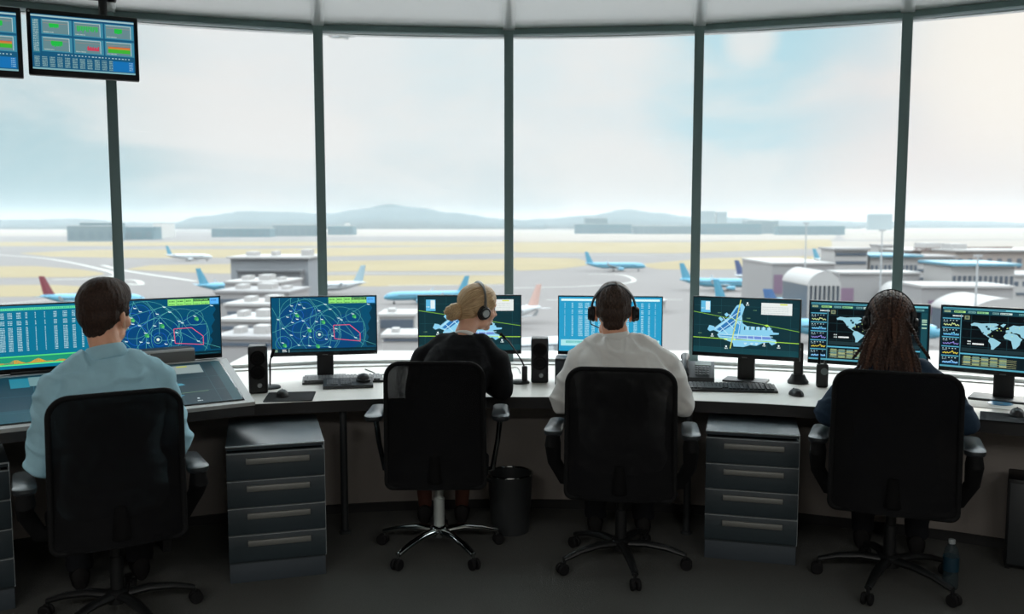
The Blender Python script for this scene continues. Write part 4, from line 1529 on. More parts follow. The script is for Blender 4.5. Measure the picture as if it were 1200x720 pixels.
    for q in ('L', 'R'):
        an = Vector(S['an' + q]); fd = Vector(S.get('foot', (0, 1, 0)))
        m = MB()
        g = an + V(0, 0, -an.z)
        rings = []
        for s, w, h in ((-0.075, 0.024, 0.06), (-0.062, 0.038, 0.10), (0.0, 0.042, 0.095), (0.06, 0.044, 0.066), (0.12, 0.042, 0.045), (0.165, 0.034, 0.036), (0.185, 0.016, 0.022)):
            rings.append([g + fd * s + V(x * w, 0, 0.002 + (0.5 + 0.5 * zz) * h) for x, zz in [(math.cos(2 * PI * i / 14), math.sin(2 * PI * i / 14)) for i in range(14)]])
        m.rings(rings)
        m.build('shoe', looks['shoe'], t)
    return t, HM


def strands(o_mb, amp, freq, along=14, seed=0.0):
    """grooves that run along the meridians round the local Z axis"""
    o_mb.bm.normal_update()
    for v in o_mb.bm.verts:
        a = math.atan2(v.co.x, v.co.y)
        n = noise.noise(V(math.cos(a) * freq, math.sin(a) * freq, v.co.z * along + seed)) + 0.5 * noise.noise(V(math.cos(a) * freq * 2.3, math.sin(a) * freq * 2.3, v.co.z * along * 1.5 + seed))
        v.co += v.normal * n * amp


def put(o, M):
    o.matrix_local = M
    return o


def base_pose(lean=0.05, back=-0.07, twist=0.0, h=0.0, build=1.0, rise=1.0, broad=1.0):
    """sections: centre, half width, half depth, tilt, yaw"""
    y = lambda s: back + lean * s
    secs = [((0, back + 0.03, 0.488), 0.160, 0.120, 0, 0), ((0, back + 0.01, 0.53), 0.182, 0.130, 0, 0), ((0, back, 0.62), 0.165, 0.115, 0, twist * 0.2),
            ((0, y(0.3) - 0.01, 0.72), 0.155 * broad, 0.110, 0, twist * 0.4), ((0, y(0.55) - 0.015, 0.82), 0.166 * broad, 0.118, -lean * 0.6, twist * 0.7), ((0, y(0.8) - 0.01, 0.92), 0.178 * broad, 0.122, -lean, twist),
            ((0, y(0.95), 1.0), 0.150 * broad, 0.108, -lean * 1.2, twist), ((0, y(1.05), 1.045), 0.120 * broad, 0.085, -lean * 1.2, twist), ((0, y(1.12), 1.075), 0.070, 0.064, -lean * 1.2, twist)]
    hh = lambda q: h * max(0.0, min(1.0, (q - 0.52) / 0.30))
    secs = [((c[0], c[1], (c[2] - 0.475) * rise + 0.475 + hh(c[2])), a, b, ti, yw) for c, a, b, ti, yw in secs]
    z = lambda q: (q - 0.475) * rise + 0.475 + h
    R_ = Matrix.Rotation(twist, 3, 'Z')
    cs_ = V(0, y(0.98), 0)
    S = dict(build=build, sections=secs, neck=(0, y(1.12), z(1.075)),
             shL=cs_ + R_ @ V(-0.185 * broad, 0, 0) + V(0, 0, z(0.972)), shR=cs_ + R_ @ V(0.185 * broad, 0, 0) + V(0, 0, z(0.972)),
             hipL=(-0.09, back + 0.05, 0.575), hipR=(0.09, back + 0.05, 0.575), knL=(-0.12, 0.44, 0.55), knR=(0.12, 0.44, 0.55),
             anL=(-0.125, 0.46, 0.095), anR=(0.125, 0.46, 0.095), foot=(0, 1, 0))
    return S


dark_trousers = mat('trouser_cloth', (24, 26, 30), 0.85, spec=0.2, bump=0.2, scale=300)
leather = mat('shoe_leather', (14, 13, 13), 0.65, spec=0.15)

# ---- 1: man in the light blue shirt
p, a = CH[1]
rz = -math.radians(a - 4)
S = base_pose(lean=0.10, back=-0.08, h=0.01, build=1.05, broad=1.02, twist=-0.04)
S['neck'] = Vector(S['neck']) + V(0, 0.0, 0.005)
S['head'] = (Vector(S['neck']) + V(0.005, 0.045, 0.165), -0.66, -0.04, 0.03)
S['head_scale'] = 1.07
S['elL'] = V(-0.25, 0.0, 0.69); S['wrL'] = V(-0.20, 0.25, 0.90); S['hdL'] = V(0.25, 0.95, 0.15)
S['elR'] = V(0.252, 0.02, 0.71); S['wrR'] = V(0.20, 0.25, 0.90); S['hdR'] = V(-0.25, 0.95, 0.15)
brown = hair_mat('brown_hair', (26, 16, 11), (66, 44, 32), 16, 0.6, along=16)
shirt_blue = mat('blue_shirt_cloth', (158, 200, 214), 0.85, spec=0.2, bump=0.15, scale=260, vary=0.03)
man1, HM = person((p.x, p.y, 0), rz, 'seated man with short dark brown hair in a light blue shirt at the sloped console', S,
                  dict(skin=skin_mat('fair_skin', (222, 166, 136)), hair=brown, top=shirt_blue, top_name='shirt', bottom=dark_trousers, shoe=leather, collar=(shirt_blue, 0.05, 0.068), seed=2.0, wrinkle=0.016))


def crop_hair(t, HM, material, scale=1.0, top=0.0, sides=0.0, nape=-0.075, seed=0.0, name='hair'):
    """short hair: thick on the crown, close at the nape, clear of face and ears"""
    m = MB()
    m.ell((0, -0.022, 0.040 + top * 0.5), (0.081 + sides, 0.098, 0.084 + top), u=30, v=18)
    m.ell((0, 0.012, 0.066 + top * 0.7), (0.070 + sides, 0.086, 0.056 + top * 0.7), u=26, v=14)
    m.ell((0, -0.055, 0.0), (0.070 + sides * 0.8, 0.057, 0.070), u=24, v=14)
    m.ell((0, -0.066, nape + 0.015), (0.047, 0.030, 0.036), u=20, v=12)
    for q in (-1, 1):
        m.ell((q * (0.066 + sides * 0.6), -0.052, 0.008), (0.012, 0.020, 0.042), u=16, v=12)
        m.ell((q * (0.070 + sides * 0.3), 0.022, 0.016), (0.007, 0.012, 0.026), u=12, v=10)
    b = remesh(m, 0.0045, 4)
    strands(b, 0.0026, 9, 26, seed)
    o = b.build(name, material, t, angle=180)
    put(o, HM @ Matrix.Scale(scale, 4))
    return o


crop_hair(man1, HM, brown, 1.0, top=0.012, sides=0.010, nape=-0.07)

# ---- 3: man in the white shirt with headset
p, a = CH[3]
rz = -math.radians(a - 1)
S = base_pose(lean=0.14, back=-0.06, h=-0.005, build=1.06, broad=1.10)
S['neck'] = Vector(S['neck']) + V(-0.034, 0, 0)
S['sections'] = [((c[0] - 0.034 * max(0.0, min(1.0, (c[2] - 0.93) / 0.12)), c[1], c[2]), x, y_, ti, yw) for c, x, y_, ti, yw in S['sections']]
S['head'] = (Vector(S['neck']) + V(-0.010, 0.040, 0.132), 0.0, -0.10, 0.0)
S['head_scale'] = 1.08
S['elL'] = V(-0.285, 0.10, 0.765); S['wrL'] = V(-0.17, 0.36, 0.792); S['hdL'] = V(0.35, 0.9, -0.05)
S['elR'] = V(0.280, 0.10, 0.765); S['wrR'] = V(0.17, 0.36, 0.792); S['hdR'] = V(-0.35, 0.9, -0.05)
shirt_white = mat('white_shirt_cloth', (222, 222, 218), 0.85, spec=0.2, bump=0.15, scale=260, vary=0.02)
hair3 = hair_mat('mid_brown_hair', (28, 20, 16), (78, 58, 46), 18, 0.5, along=14)
man3, HM3 = person((p.x, p.y, 0), rz, 'seated man with cropped brown hair in a white shirt wearing a headset', S,
                   dict(skin=skin_mat('fair_skin', (222, 166, 136)), hair=hair3, top=shirt_white, top_name='shirt', bottom=dark_trousers, shoe=leather, collar=(shirt_white, 0.042, 0.066), seed=5.0, wrinkle=0.015))
crop_hair(man3, HM3, hair3, 1.0, top=0.006, sides=-0.001, nape=-0.07, seed=4)

# ---- 2: blonde woman in a black jacket, head turned to her right hand side
p, a = CH[2]
rz = -math.radians(a + 3)
S = base_pose(lean=0.22, back=-0.03, h=-0.03, build=0.95, broad=1.0, twist=-0.22)
S['sections'] = [((c[0] + 0.26 * max(0, c[2] - 0.55), c[1], c[2]), x, y_, ti, yw) for c, x, y_, ti, yw in S['sections']]
for q in ('shL', 'shR', 'neck'):
    S[q] = Vector(S[q]) + V(0.26 * (Vector(S[q]).z - 0.55), 0, 0)
S['head'] = (Vector(S['neck']) + V(0.065, 0.075, 0.142), -1.05, -0.10, 0.10)
S['head_scale'] = 1.0
S['elL'] = V(-0.12, 0.14, 0.765); S['wrL'] = V(-0.02, 0.36, 0.792); S['hdL'] = V(0.5, 0.85, -0.05)
S['elR'] = V(0.315, 0.10, 0.80); S['wrR'] = V(0.22, 0.33, 0.792); S['hdR'] = V(-0.35, 0.9, -0.05)
S['anL'] = (-0.10, 0.46, 0.095); S['anR'] = (0.10, 0.46, 0.095)
jacket = mat('black_jacket_cloth', (17, 18, 20), 0.9, spec=0.15, bump=0.2, scale=280)
blonde = hair_mat('blonde_hair', (140, 106, 68), (240, 210, 164), 34, 0.4)
white_collar = mat('white_collar_cloth', (226, 224, 218), 0.85)
w2, HM2 = person((p.x, p.y, 0), rz, 'seated blonde woman with a low bun in a black jacket, face turned aside', S,
                 dict(skin=skin_mat('rosy_skin', (222, 172, 146)), hair=blonde, top=jacket, top_name='jacket', bottom=jacket, skirt=True, shoe=leather, collar=(white_collar, 0.022, 0.054), seed=8.0, wrinkle=0.006, female=True, loose=0.018, soft=14))
# hair drawn back to the bun: the local Z axis of the hair points from the bun to the forehead
bun_c = V(-0.01, -0.128, -0.028)
axis = (V(0, 0.075, 0.075) - bun_c).normalized()
Rm = axis.to_track_quat('Z', 'Y').to_matrix().to_4x4()
BM = Matrix.Translation(bun_c) @ Rm
inv = BM.inverted()
m = MB()
m.ell((0, -0.022, 0.036), (0.082, 0.098, 0.088), u=30, v=18)
m.ell((0, 0.004, 0.052), (0.074, 0.088, 0.068), u=26, v=14)
m.ell((0, -0.058, -0.008), (0.068, 0.058, 0.066), u=24, v=14)
m.ell((0, -0.070, -0.055), (0.046, 0.034, 0.036), u=20, v=12)
for q in (-1, 1):
    m.ell((q * 0.073, -0.020, 0.012), (0.012, 0.048, 0.042), u=16, v=12)
    m.ell((q * 0.070, 0.036, 0.030), (0.009, 0.022, 0.034), u=12, v=10)
b = remesh(m, 0.0045, 5)
bmesh.ops.transform(b.bm, matrix=inv, verts=b.bm.verts)
strands(b, 0.0036, 9, 3, 2)
cap = b.build('hair', blonde, w2, angle=180)
put(cap, HM2 @ BM)
m = MB()
for kk, (r0, off, ph) in enumerate(((0.026, 0.0, 0), (0.022, 0.018, 1.3), (0.012, 0.032, 2.2), (0.024, -0.014, 3.0))):
    pts = []
    for i in range(22):
        a_ = 2 * PI * i / 22 + ph
        pts.append(V(r0 * math.cos(a_) * 1.05, r0 * math.sin(a_) * 1.15 - 0.002, -0.004 - off + 0.006 * math.sin(2 * a_ + ph)))
    m.tube(pts, [0.0165 - 0.003 * (kk == 2) + 0.002 * math.sin(i * 1.1) for i in range(22)], 10, close=True)
m.ell((0, 0, -0.014), (0.03, 0.03, 0.024))
b = remesh(m, 0.004, 2)
strands(b, 0.003, 5, 60, 1)
bun = b.build('bun', hair_mat('blonde_bun_hair', (140, 106, 68), (240, 210, 164), 7, 0.4, along=40), cap, angle=180)

# ---- 4: woman with braids in a dark blue jacket
p, a = CH[4]
rz = -math.radians(a)
S = base_pose(lean=0.12, back=-0.06, h=-0.075, build=0.98, broad=0.98)
S['head'] = (Vector(S['neck']) + V(-0.035, 0.045, 0.178), 0.0, -0.08, 0.0)
S['elL'] = V(-0.285, 0.06, 0.745); S['wrL'] = V(-0.20, 0.32, 0.792); S['hdL'] = V(0.35, 0.9, -0.05)
S['elR'] = V(0.28, 0.06, 0.75); S['wrR'] = V(0.20, 0.32, 0.792); S['hdR'] = V(-0.35, 0.9, -0.05)
navy = mat('navy_jacket_cloth', (36, 54, 72), 0.85, spec=0.2, bump=0.2, scale=260)
braid_m = mat('braided_hair', (52, 36, 30), 0.5, spec=0.35, bump=0.6, scale=300, vary=0.7)
w4, HM4 = person((p.x, p.y, 0), rz, 'seated woman with long dark brown braids in a dark blue jacket wearing a headset', S,
                 dict(skin=skin_mat('brown_skin', (112, 74, 54)), hair=braid_m, top=navy, top_name='jacket', bottom=dark_trousers, shoe=leather, collar=(navy, 0.03, 0.06), seed=12.0, wrinkle=0.010, female=True, loose=0.018))
m = MB()
m.ell((0, -0.020, 0.036), (0.082, 0.100, 0.090), u=30, v=18)
m.ell((0, -0.058, -0.02), (0.072, 0.056, 0.080), u=24, v=14)
for q in (-1, 1):
    m.ell((q * 0.073, -0.020, 0.0), (0.012, 0.048, 0.05), u=16, v=12)
b = remesh(m, 0.005, 4)
cap = b.build('hair', braid_m, w4, angle=180)
put(cap, HM4)
rnd = random.Random(3)
hinv = HM4.inverted()
braid_tints = [braid_m, mat('braided_hair_mid', (70, 51, 42), 0.5, spec=0.35, bump=0.6, scale=300, vary=0.6), mat('braided_hair_reddish', (92, 64, 50), 0.5, spec=0.35, bump=0.6, scale=300, vary=0.6)]
for k in range(70):
    # start along the hairline, run over the skull, then hang down the back
    az = math.radians(-118 + 236 * (k + 0.5) / 70 + rnd.uniform(-2, 2))      # 0 = forehead
    row = rnd.random()
    start = rnd.choice((0.05, 0.3, 0.6, 0.9))
    cx = V(0, -0.020, 0.036)
    crown = V(0, -0.55, 0.83)
    hl = V(math.sin(az) * 1.0, math.cos(az) * 0.92, 0.42 - 0.50 * (1 - math.cos(az)) * 0.5)
    hl.normalize()
    pts = []
    n1 = 12
    side = math.copysign(min(1.0, abs(az) / 2.0), az)
    back = V(side * 0.72 + rnd.uniform(-0.08, 0.08), -0.80, -0.10 - 0.35 * row)
    back.normalize()
    for i in range(n1):
        s = start * 0.5 + (1 - start * 0.5) * i / (n1 - 1)
        d = hl.lerp(back, s)
        lift = 0.55 * math.sin(PI * min(1, s)) * (1 - abs(side) * 0.6)
        d = (d + V(0, 0, lift)).normalized()
        rr = 1.03 + 0.06 * row
        pts.append(V(cx.x + d.x * 0.082 * rr, cx.y + d.y * 0.100 * rr, cx.z + d.z * 0.090 * rr))
    e = pts[-1]
    L = rnd.uniform(0.18, 0.29)
    spread = side * rnd.uniform(0.03, 0.13) + rnd.uniform(-0.035, 0.035)
    ph = rnd.uniform(0, 6)
    for i in range(1, 17):
        s = i / 16
        pts.append(V(e.x + spread * s + 0.004 * math.sin(ph + s * 9), e.y - 0.028 * math.sin(PI * min(1, s * 0.8)) + 0.004 * math.cos(ph + s * 7) - 0.01 * s, e.z - L * s))
    # resample and bead the rope
    fine, rad = [], []
    for i in range(len(pts) - 1):
        for j in range(4):
            fine.append(pts[i].lerp(pts[i + 1], j / 4))
    fine.append(pts[-1])
    for i, q in enumerate(fine):
        tp = min(1, (len(fine) - 1 - i) / 8 + 0.35)
        rad.append(0.0084 * tp * (0.60 + 0.52 * abs(math.sin(i * 0.80 + ph))))
    mm = MB()
    mm.tube(fine, rad, 6)
    o = mm.build('braid', braid_tints[rnd.choice((0, 0, 1, 1, 2))], cap, angle=60)

# ------------------------------------------------------------------ headsets
cushion = mat('ear_cushion', (16, 17, 18), 0.6)
silver = mat('headset_silver', (138, 142, 142), 0.3, metal=0.7)


def headset(t, HM, label, band_m, R=0.098, back=0.0, w=0.091, cup_m=None, boom=-1, flat=(0.55, 1.5), inner=None):
    """t: the wearer; the headset sits on the head but is a thing of its own"""
    W_ = t.matrix_basis @ HM
    o = thing('headset', label, 'headset', W_.to_translation(), 0)
    R3 = W_.to_3x3().normalized().to_4x4()
    o.rotation_euler = R3.to_euler()
    m = MB()
    pts = []
    for i in range(25):
        a_ = PI * i / 24
        pts.append(V(-math.cos(a_) * w, back * math.sin(a_) - 0.012, -0.004 + math.sin(a_) * (R + 0.036) - 0.004 * 0))
    m.tube(pts, 0.0095, 10, flat=flat)
    m.build('headband', band_m, o)
    for q in (-1, 1):
        m = MB()
        m.lathe([(0.001, -0.012), (0.030, -0.012), (0.034, -0.004), (0.034, 0.004), (0.028, 0.012), (0.001, 0.013)], V(q * (w + 0.004), -0.012, -0.014), 24, (0, q * PI / 2, 0))
        cup = m.build('ear_cup', cup_m or BLACK, o)
        m = MB()
        m.tube([V(q * (w - 0.010), -0.012 + 0.026 * math.cos(x), -0.014 + 0.030 * math.sin(x)) for x in [2 * PI * i / 20 for i in range(20)]], 0.009, 10, close=True)
        m.build('cushion', cushion, cup)
        if inner:
            m = MB()
            m.lathe([(0.001, 0.012), (0.021, 0.012), (0.019, 0.0165), (0.001, 0.0165)], V(q * (w + 0.004), -0.012, -0.014), 24, (0, q * PI / 2, 0))
            m.build('cap_disc', inner, cup)
    m = MB()
    m.tube([V(boom * (w + 0.006), 0.012, -0.03), V(boom * (w + 0.002), 0.05, -0.065), V(boom * 0.06, 0.098, -0.088), V(boom * 0.03, 0.118, -0.090)], [0.003, 0.0028, 0.0028, 0.006], 8)
    m.build('microphone_boom', BLACK, o)
    return o


headset(man3, HM3, 'black headset on the cropped head of the man in white', BLACK, R=0.090, back=-0.070, w=0.106, inner=None)
headset(w2, HM2, 'headset with silver band and silver ear disc worn by the blonde woman', silver, R=0.094, w=0.090, inner=silver)
headset(w4, HM4, 'black headset over the dark braids of the seated woman', BLACK, R=0.100, w=0.100, boom=-1)
# ------------------------------------------------------------------ the airfield outside, 30 m below eye level
def omat(name, rgb, rough=0.5, **kw):
    l_ = [x * OUT for x in lin(rgb)]
    s_ = tuple(255 * (12.92 * x if x <= 0.0031308 else 1.055 * x ** (1 / 2.4) - 0.055) for x in l_)
    return mat(name, s_, rough, **kw)


ZG = CAM_Z - 30.0


def gp(px, py, z=0.0):
    return on_plane(px, py, ZG + z)


tarmac = omat('tarmac', (142, 136, 134), 0.9, spec=0.1, vary=0.10, scale=0.03)
grass_m = omat('dry_grass', (168, 153, 122), 0.95, spec=0.05, vary=0.14, scale=0.02)
pale_m = omat('pale_field', (172, 162, 153), 0.95, spec=0.05, vary=0.06, scale=0.02)
line_m = omat('taxi_line_paint', (206, 204, 198), 0.9, spec=0.1)

m = MB(); m.box((0, 4500, ZG - 1), (14000, 9400, 2))
structure(m.build('ground', tarmac))


def field(polys, name, material, z, label=None):
    m = MB()
    for q in polys:
        # cut long edges so that the outline can be softened
        fine = []
        for (x0, y0), (x1, y1) in zip(q, q[1:] + q[:1]):
            n_ = max(1, int(abs(x1 - x0) / 18))
            fine += [(x0 + (x1 - x0) * i / n_, y0 + (y1 - y0) * i / n_ + 0.25 * noise.noise(V(x0 + i, y0, 3))) for i in range(n_)]
        pts = [gp(x, y) for x, y in fine]
        sm = pts
        for _ in range(2):
            nx = []
            for i in range(len(sm)):
                a, b = sm[i], sm[(i + 1) % len(sm)]
                nx += [a.lerp(b, 0.2), a.lerp(b, 0.8)]
            sm = nx
        vs = [m.bm.verts.new((v.x, v.y, ZG + z)) for v in sm]
        f = m.bm.faces.new(vs)
        r = bmesh.ops.extrude_face_region(m.bm, geom=[f])
        bmesh.ops.translate(m.bm, vec=(0, 0, -z - 0.05), verts=[v for v in r['geom'] if isinstance(v, bmesh.types.BMVert)])
    return m.build(name, material, smooth=False)


g = field([
    [(-260, 284), (598.5, 283.5), (598.5, 288), (-260, 289)],
    [(20, 297), (110, 293), (300, 292), (598.5, 288), (598.5, 297), (300, 302), (150, 302.5), (60, 301)],
    [(-220, 313), (40, 312), (95, 316), (128, 321), (100, 325), (-220, 327)],
    [(145, 316), (175, 311), (285, 309.5), (400, 306), (598.5, 304), (598.5, 318), (420, 318), (255, 321), (185, 318)],
    [(-200, 336), (60, 334), (120, 337), (90, 343), (40, 348), (-200, 349)],
    [(330, 323), (598.5, 323), (598.5, 333), (430, 336), (340, 331)],
    [(600.5, 284), (810, 284), (900, 282), (975, 281), (975, 291), (880, 294), (790, 297), (600.5, 296)],
    [(600.5, 302), (680, 303), (692, 311), (650, 316), (600.5, 318)],
    [(745, 310), (830, 303), (900, 301), (970, 300), (970, 312), (850, 316), (770, 316)],
], 'grass', grass_m, 0.06)
tag(g, 'pale yellow grass strips between the taxiways of the airfield', 'grass', kind='stuff')
pf = field([
    [(330, 264.6), (598.5, 264.6), (598.5, 277), (330, 277)],
    [(600.5, 270), (980, 272), (980, 281), (600.5, 283)],
    [(980, 266), (1700, 263.6), (1700, 274), (1300, 280), (985, 281)],
    [(-300, 268), (160, 270), (160, 277), (-300, 277)],
    [(970, 283), (1250, 281), (1250, 292), (970, 300)],
], 'ground_field', pale_m, 0.03)
structure(pf)
# taxiway lines
m = MB()
for pts, w in (([(600, 338), (680, 336), (735, 332), (742, 327), (725, 322), (690, 322)], 1.2), ([(600, 300), (700, 299), (800, 299)], 1.5), ([(150, 333), (165, 334), (160, 329), (140, 328)], 1.6),
               ([(0, 299), (60, 304), (130, 319), (120, 326), (60, 328)], 1.8), ([(120, 311), (150, 318), (230, 330)], 1.8), ([(370, 320), (480, 321), (590, 322)], 1.2), ([(640, 352), (720, 350), (800, 352)], 0.8),
               ([(0, 357), (60, 352), (150, 350)], 0.9), ([(860, 320), (900, 316), (960, 315)], 1.0), ([(455, 335), (590, 334)], 1.0)):
    P_ = [gp(x, y) for x, y in pts]
    out = []
    for i in range(len(P_) - 1):
        a, b, c_, d = P_[max(i - 1, 0)], P_[i], P_[i + 1], P_[min(i + 2, len(P_) - 1)]
        for k in range(6):
            s = k / 6
            out.append(0.5 * ((2 * b) + (c_ - a) * s + (2 * a - 5 * b + 4 * c_ - d) * s * s + (3 * b - a - 3 * c_ + d) * s ** 3))
    out.append(P_[-1])
    rings = []
    for i, q in enumerate(out):
        t_ = (out[min(i + 1, len(out) - 1)] - out[max(i - 1, 0)]); t_.z = 0; t_.normalize()
        n_ = V(-t_.y, t_.x, 0) * w
        rings.append([V(q.x + n_.x, q.y + n_.y, ZG + 0.05), V(q.x + n_.x, q.y + n_.y, ZG + 0.09), V(q.x - n_.x, q.y - n_.y, ZG + 0.09), V(q.x - n_.x, q.y - n_.y, ZG + 0.05)])
    m.rings(rings)
structure(m.build('ground_markings', line_m, smooth=False))


# ------------------------------------------------------------------ hills and far buildings
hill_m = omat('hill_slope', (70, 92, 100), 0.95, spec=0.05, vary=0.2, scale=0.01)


def hill(ridge, D, name):
    """ridge: pixel outline of the crest; becomes a long rounded mound with real depth"""
    m = MB()
    rings = []
    xs = []
    for (x0, y0), (x1, y1) in zip(ridge, ridge[1:]):
        n = max(1, int(abs(x1 - x0) / 6))
        for i in range(n):
            xs.append((x0 + (x1 - x0) * i / n, y0 + (y1 - y0) * (0.5 - 0.5 * math.cos(PI * i / n))))
    xs.append(ridge[-1])
    for x, y in xs:
        q = at_depth(x, y - 0.5 + 0.9 * noise.noise(V(x * 0.12, D, 0)), D)
        h = max(2.0, q.z - ZG)
        sc_ = 1.0
        rings.append([V(q.x * (D - 500) / D, D - 500, ZG - 1), V(q.x * (D - 220) / D, D - 220, ZG + h * 0.62), V(q.x, D, ZG + h), V(q.x * (D + 250) / D, D + 250, ZG + h * 0.7), V(q.x * (D + 600) / D, D + 600, ZG - 1)])
    m.rings(rings)
    return structure(m.build(name, hill_m, angle=180))


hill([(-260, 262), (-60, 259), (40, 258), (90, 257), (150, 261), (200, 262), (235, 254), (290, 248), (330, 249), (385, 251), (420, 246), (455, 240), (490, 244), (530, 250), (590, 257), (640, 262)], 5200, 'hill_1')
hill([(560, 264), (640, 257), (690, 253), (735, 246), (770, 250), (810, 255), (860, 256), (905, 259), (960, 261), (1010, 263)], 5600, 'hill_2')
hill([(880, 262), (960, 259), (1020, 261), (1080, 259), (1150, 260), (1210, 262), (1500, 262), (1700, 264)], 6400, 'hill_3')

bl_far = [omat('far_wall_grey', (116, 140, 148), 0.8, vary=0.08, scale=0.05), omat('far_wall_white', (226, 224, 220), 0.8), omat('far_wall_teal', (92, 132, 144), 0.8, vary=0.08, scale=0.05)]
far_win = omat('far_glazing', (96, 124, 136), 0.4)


def far_building(px0, py0, px1, py1, mi, label, depth=40, group=None, rows=2, name='hangar'):
    """a block that stands on the ground; py1 is its foot in the picture"""
    a = gp(px0, py1); b_ = gp(px1, py1)
    D = a.y
    h = at_depth(px0, py0, D).z - ZG
    t = thing(name, label, 'building', ((a.x + b_.x) / 2, D, ZG), 0, group)
    w = b_.x - a.x
    m = MB(); m.box((0, depth / 2, h / 2), (w, depth, h)); m.build('walls', bl_far[mi], t, smooth=False)
    m = MB(); m.box((0, depth / 2, h + 0.4), (w * 1.01, depth * 1.02, 0.8)); m.build('roof', bl_far[(mi + 1) % 2], t, smooth=False)
    n = max(3, int(w / 14))
    for r in range(rows):
        m = MB()
        for i in range(n):
            m.box((-w / 2 + w * (i + 0.5) / n, -0.1, h * (0.28 + 0.5 * r / max(1, rows))), (w / n * 0.6, 0.4, h * 0.22))
        m.build('window_band', far_win, t, smooth=False)
    return t


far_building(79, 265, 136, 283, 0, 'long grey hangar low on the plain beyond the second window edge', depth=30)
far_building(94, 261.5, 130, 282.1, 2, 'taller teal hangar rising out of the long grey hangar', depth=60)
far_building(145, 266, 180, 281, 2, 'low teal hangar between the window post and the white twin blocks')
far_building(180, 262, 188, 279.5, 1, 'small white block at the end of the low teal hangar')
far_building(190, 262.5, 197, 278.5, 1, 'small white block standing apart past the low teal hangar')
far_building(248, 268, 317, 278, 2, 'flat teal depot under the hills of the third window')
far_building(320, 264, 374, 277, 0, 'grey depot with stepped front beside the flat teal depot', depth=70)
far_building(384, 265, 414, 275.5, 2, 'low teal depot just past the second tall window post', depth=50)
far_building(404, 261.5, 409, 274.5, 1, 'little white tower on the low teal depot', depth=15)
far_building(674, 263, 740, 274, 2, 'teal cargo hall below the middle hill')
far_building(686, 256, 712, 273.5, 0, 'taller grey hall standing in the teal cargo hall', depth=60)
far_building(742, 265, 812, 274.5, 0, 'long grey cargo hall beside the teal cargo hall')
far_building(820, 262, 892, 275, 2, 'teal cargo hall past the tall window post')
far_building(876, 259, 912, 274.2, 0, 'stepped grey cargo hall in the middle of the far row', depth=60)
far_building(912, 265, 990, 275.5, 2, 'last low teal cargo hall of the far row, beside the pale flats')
for px0, px1, D, top, lab in ((821, 838, 4300, 247.5, 'pale high block of flats on the hill, beside the window post'), (840, 852, 4300, 248.5, 'narrower pale high block of flats on the hill'), (1019, 1046, 4300, 251, 'wide pale block of flats far across the flats')):
    a = at_depth(px0, top, D); b_ = at_depth(px1, top, D)
    h = a.z - ZG
    t = thing('apartment_block', lab, 'building', ((a.x + b_.x) / 2, D, ZG), 0)
    m = MB()
    m.box((0, 15, h / 2), (b_.x - a.x, 30, h)); m.build('walls', bl_far[0], t, smooth=False)
    m = MB()
    for i in range(6):
        m.box((-(b_.x - a.x) * 0.4 + (b_.x - a.x) * 0.16 * i, -0.2, h * 0.75), ((b_.x - a.x) * 0.07, 0.6, h * 0.4))
    m.build('window_band', far_win, t, smooth=False)

# ------------------------------------------------------------------ airliners
AC = {'white': omat('aircraft_white', (216, 220, 223), 0.35, coat=0.3), 'blue': omat('aircraft_light_blue', (88, 170, 200), 0.35, coat=0.3), 'deep': omat('aircraft_deep_blue', (64, 112, 170), 0.35, coat=0.3),
      'sky': omat('aircraft_pale_blue', (180, 208, 220), 0.35, coat=0.3), 'red': omat('aircraft_dark_red', (142, 40, 60), 0.35, coat=0.3), 'pink': omat('aircraft_salmon', (236, 196, 184), 0.35, coat=0.3), 'purple': omat('aircraft_violet', (120, 112, 190), 0.35, coat=0.3), 'navy': omat('aircraft_navy', (66, 86, 140), 0.35, coat=0.3), 'grey': omat('aircraft_grey', (176, 182, 186), 0.4)}
AC_WIN = omat('aircraft_windows', (60, 72, 84), 0.3)
AC_DARK = omat('aircraft_tyre', (40, 42, 44), 0.8)


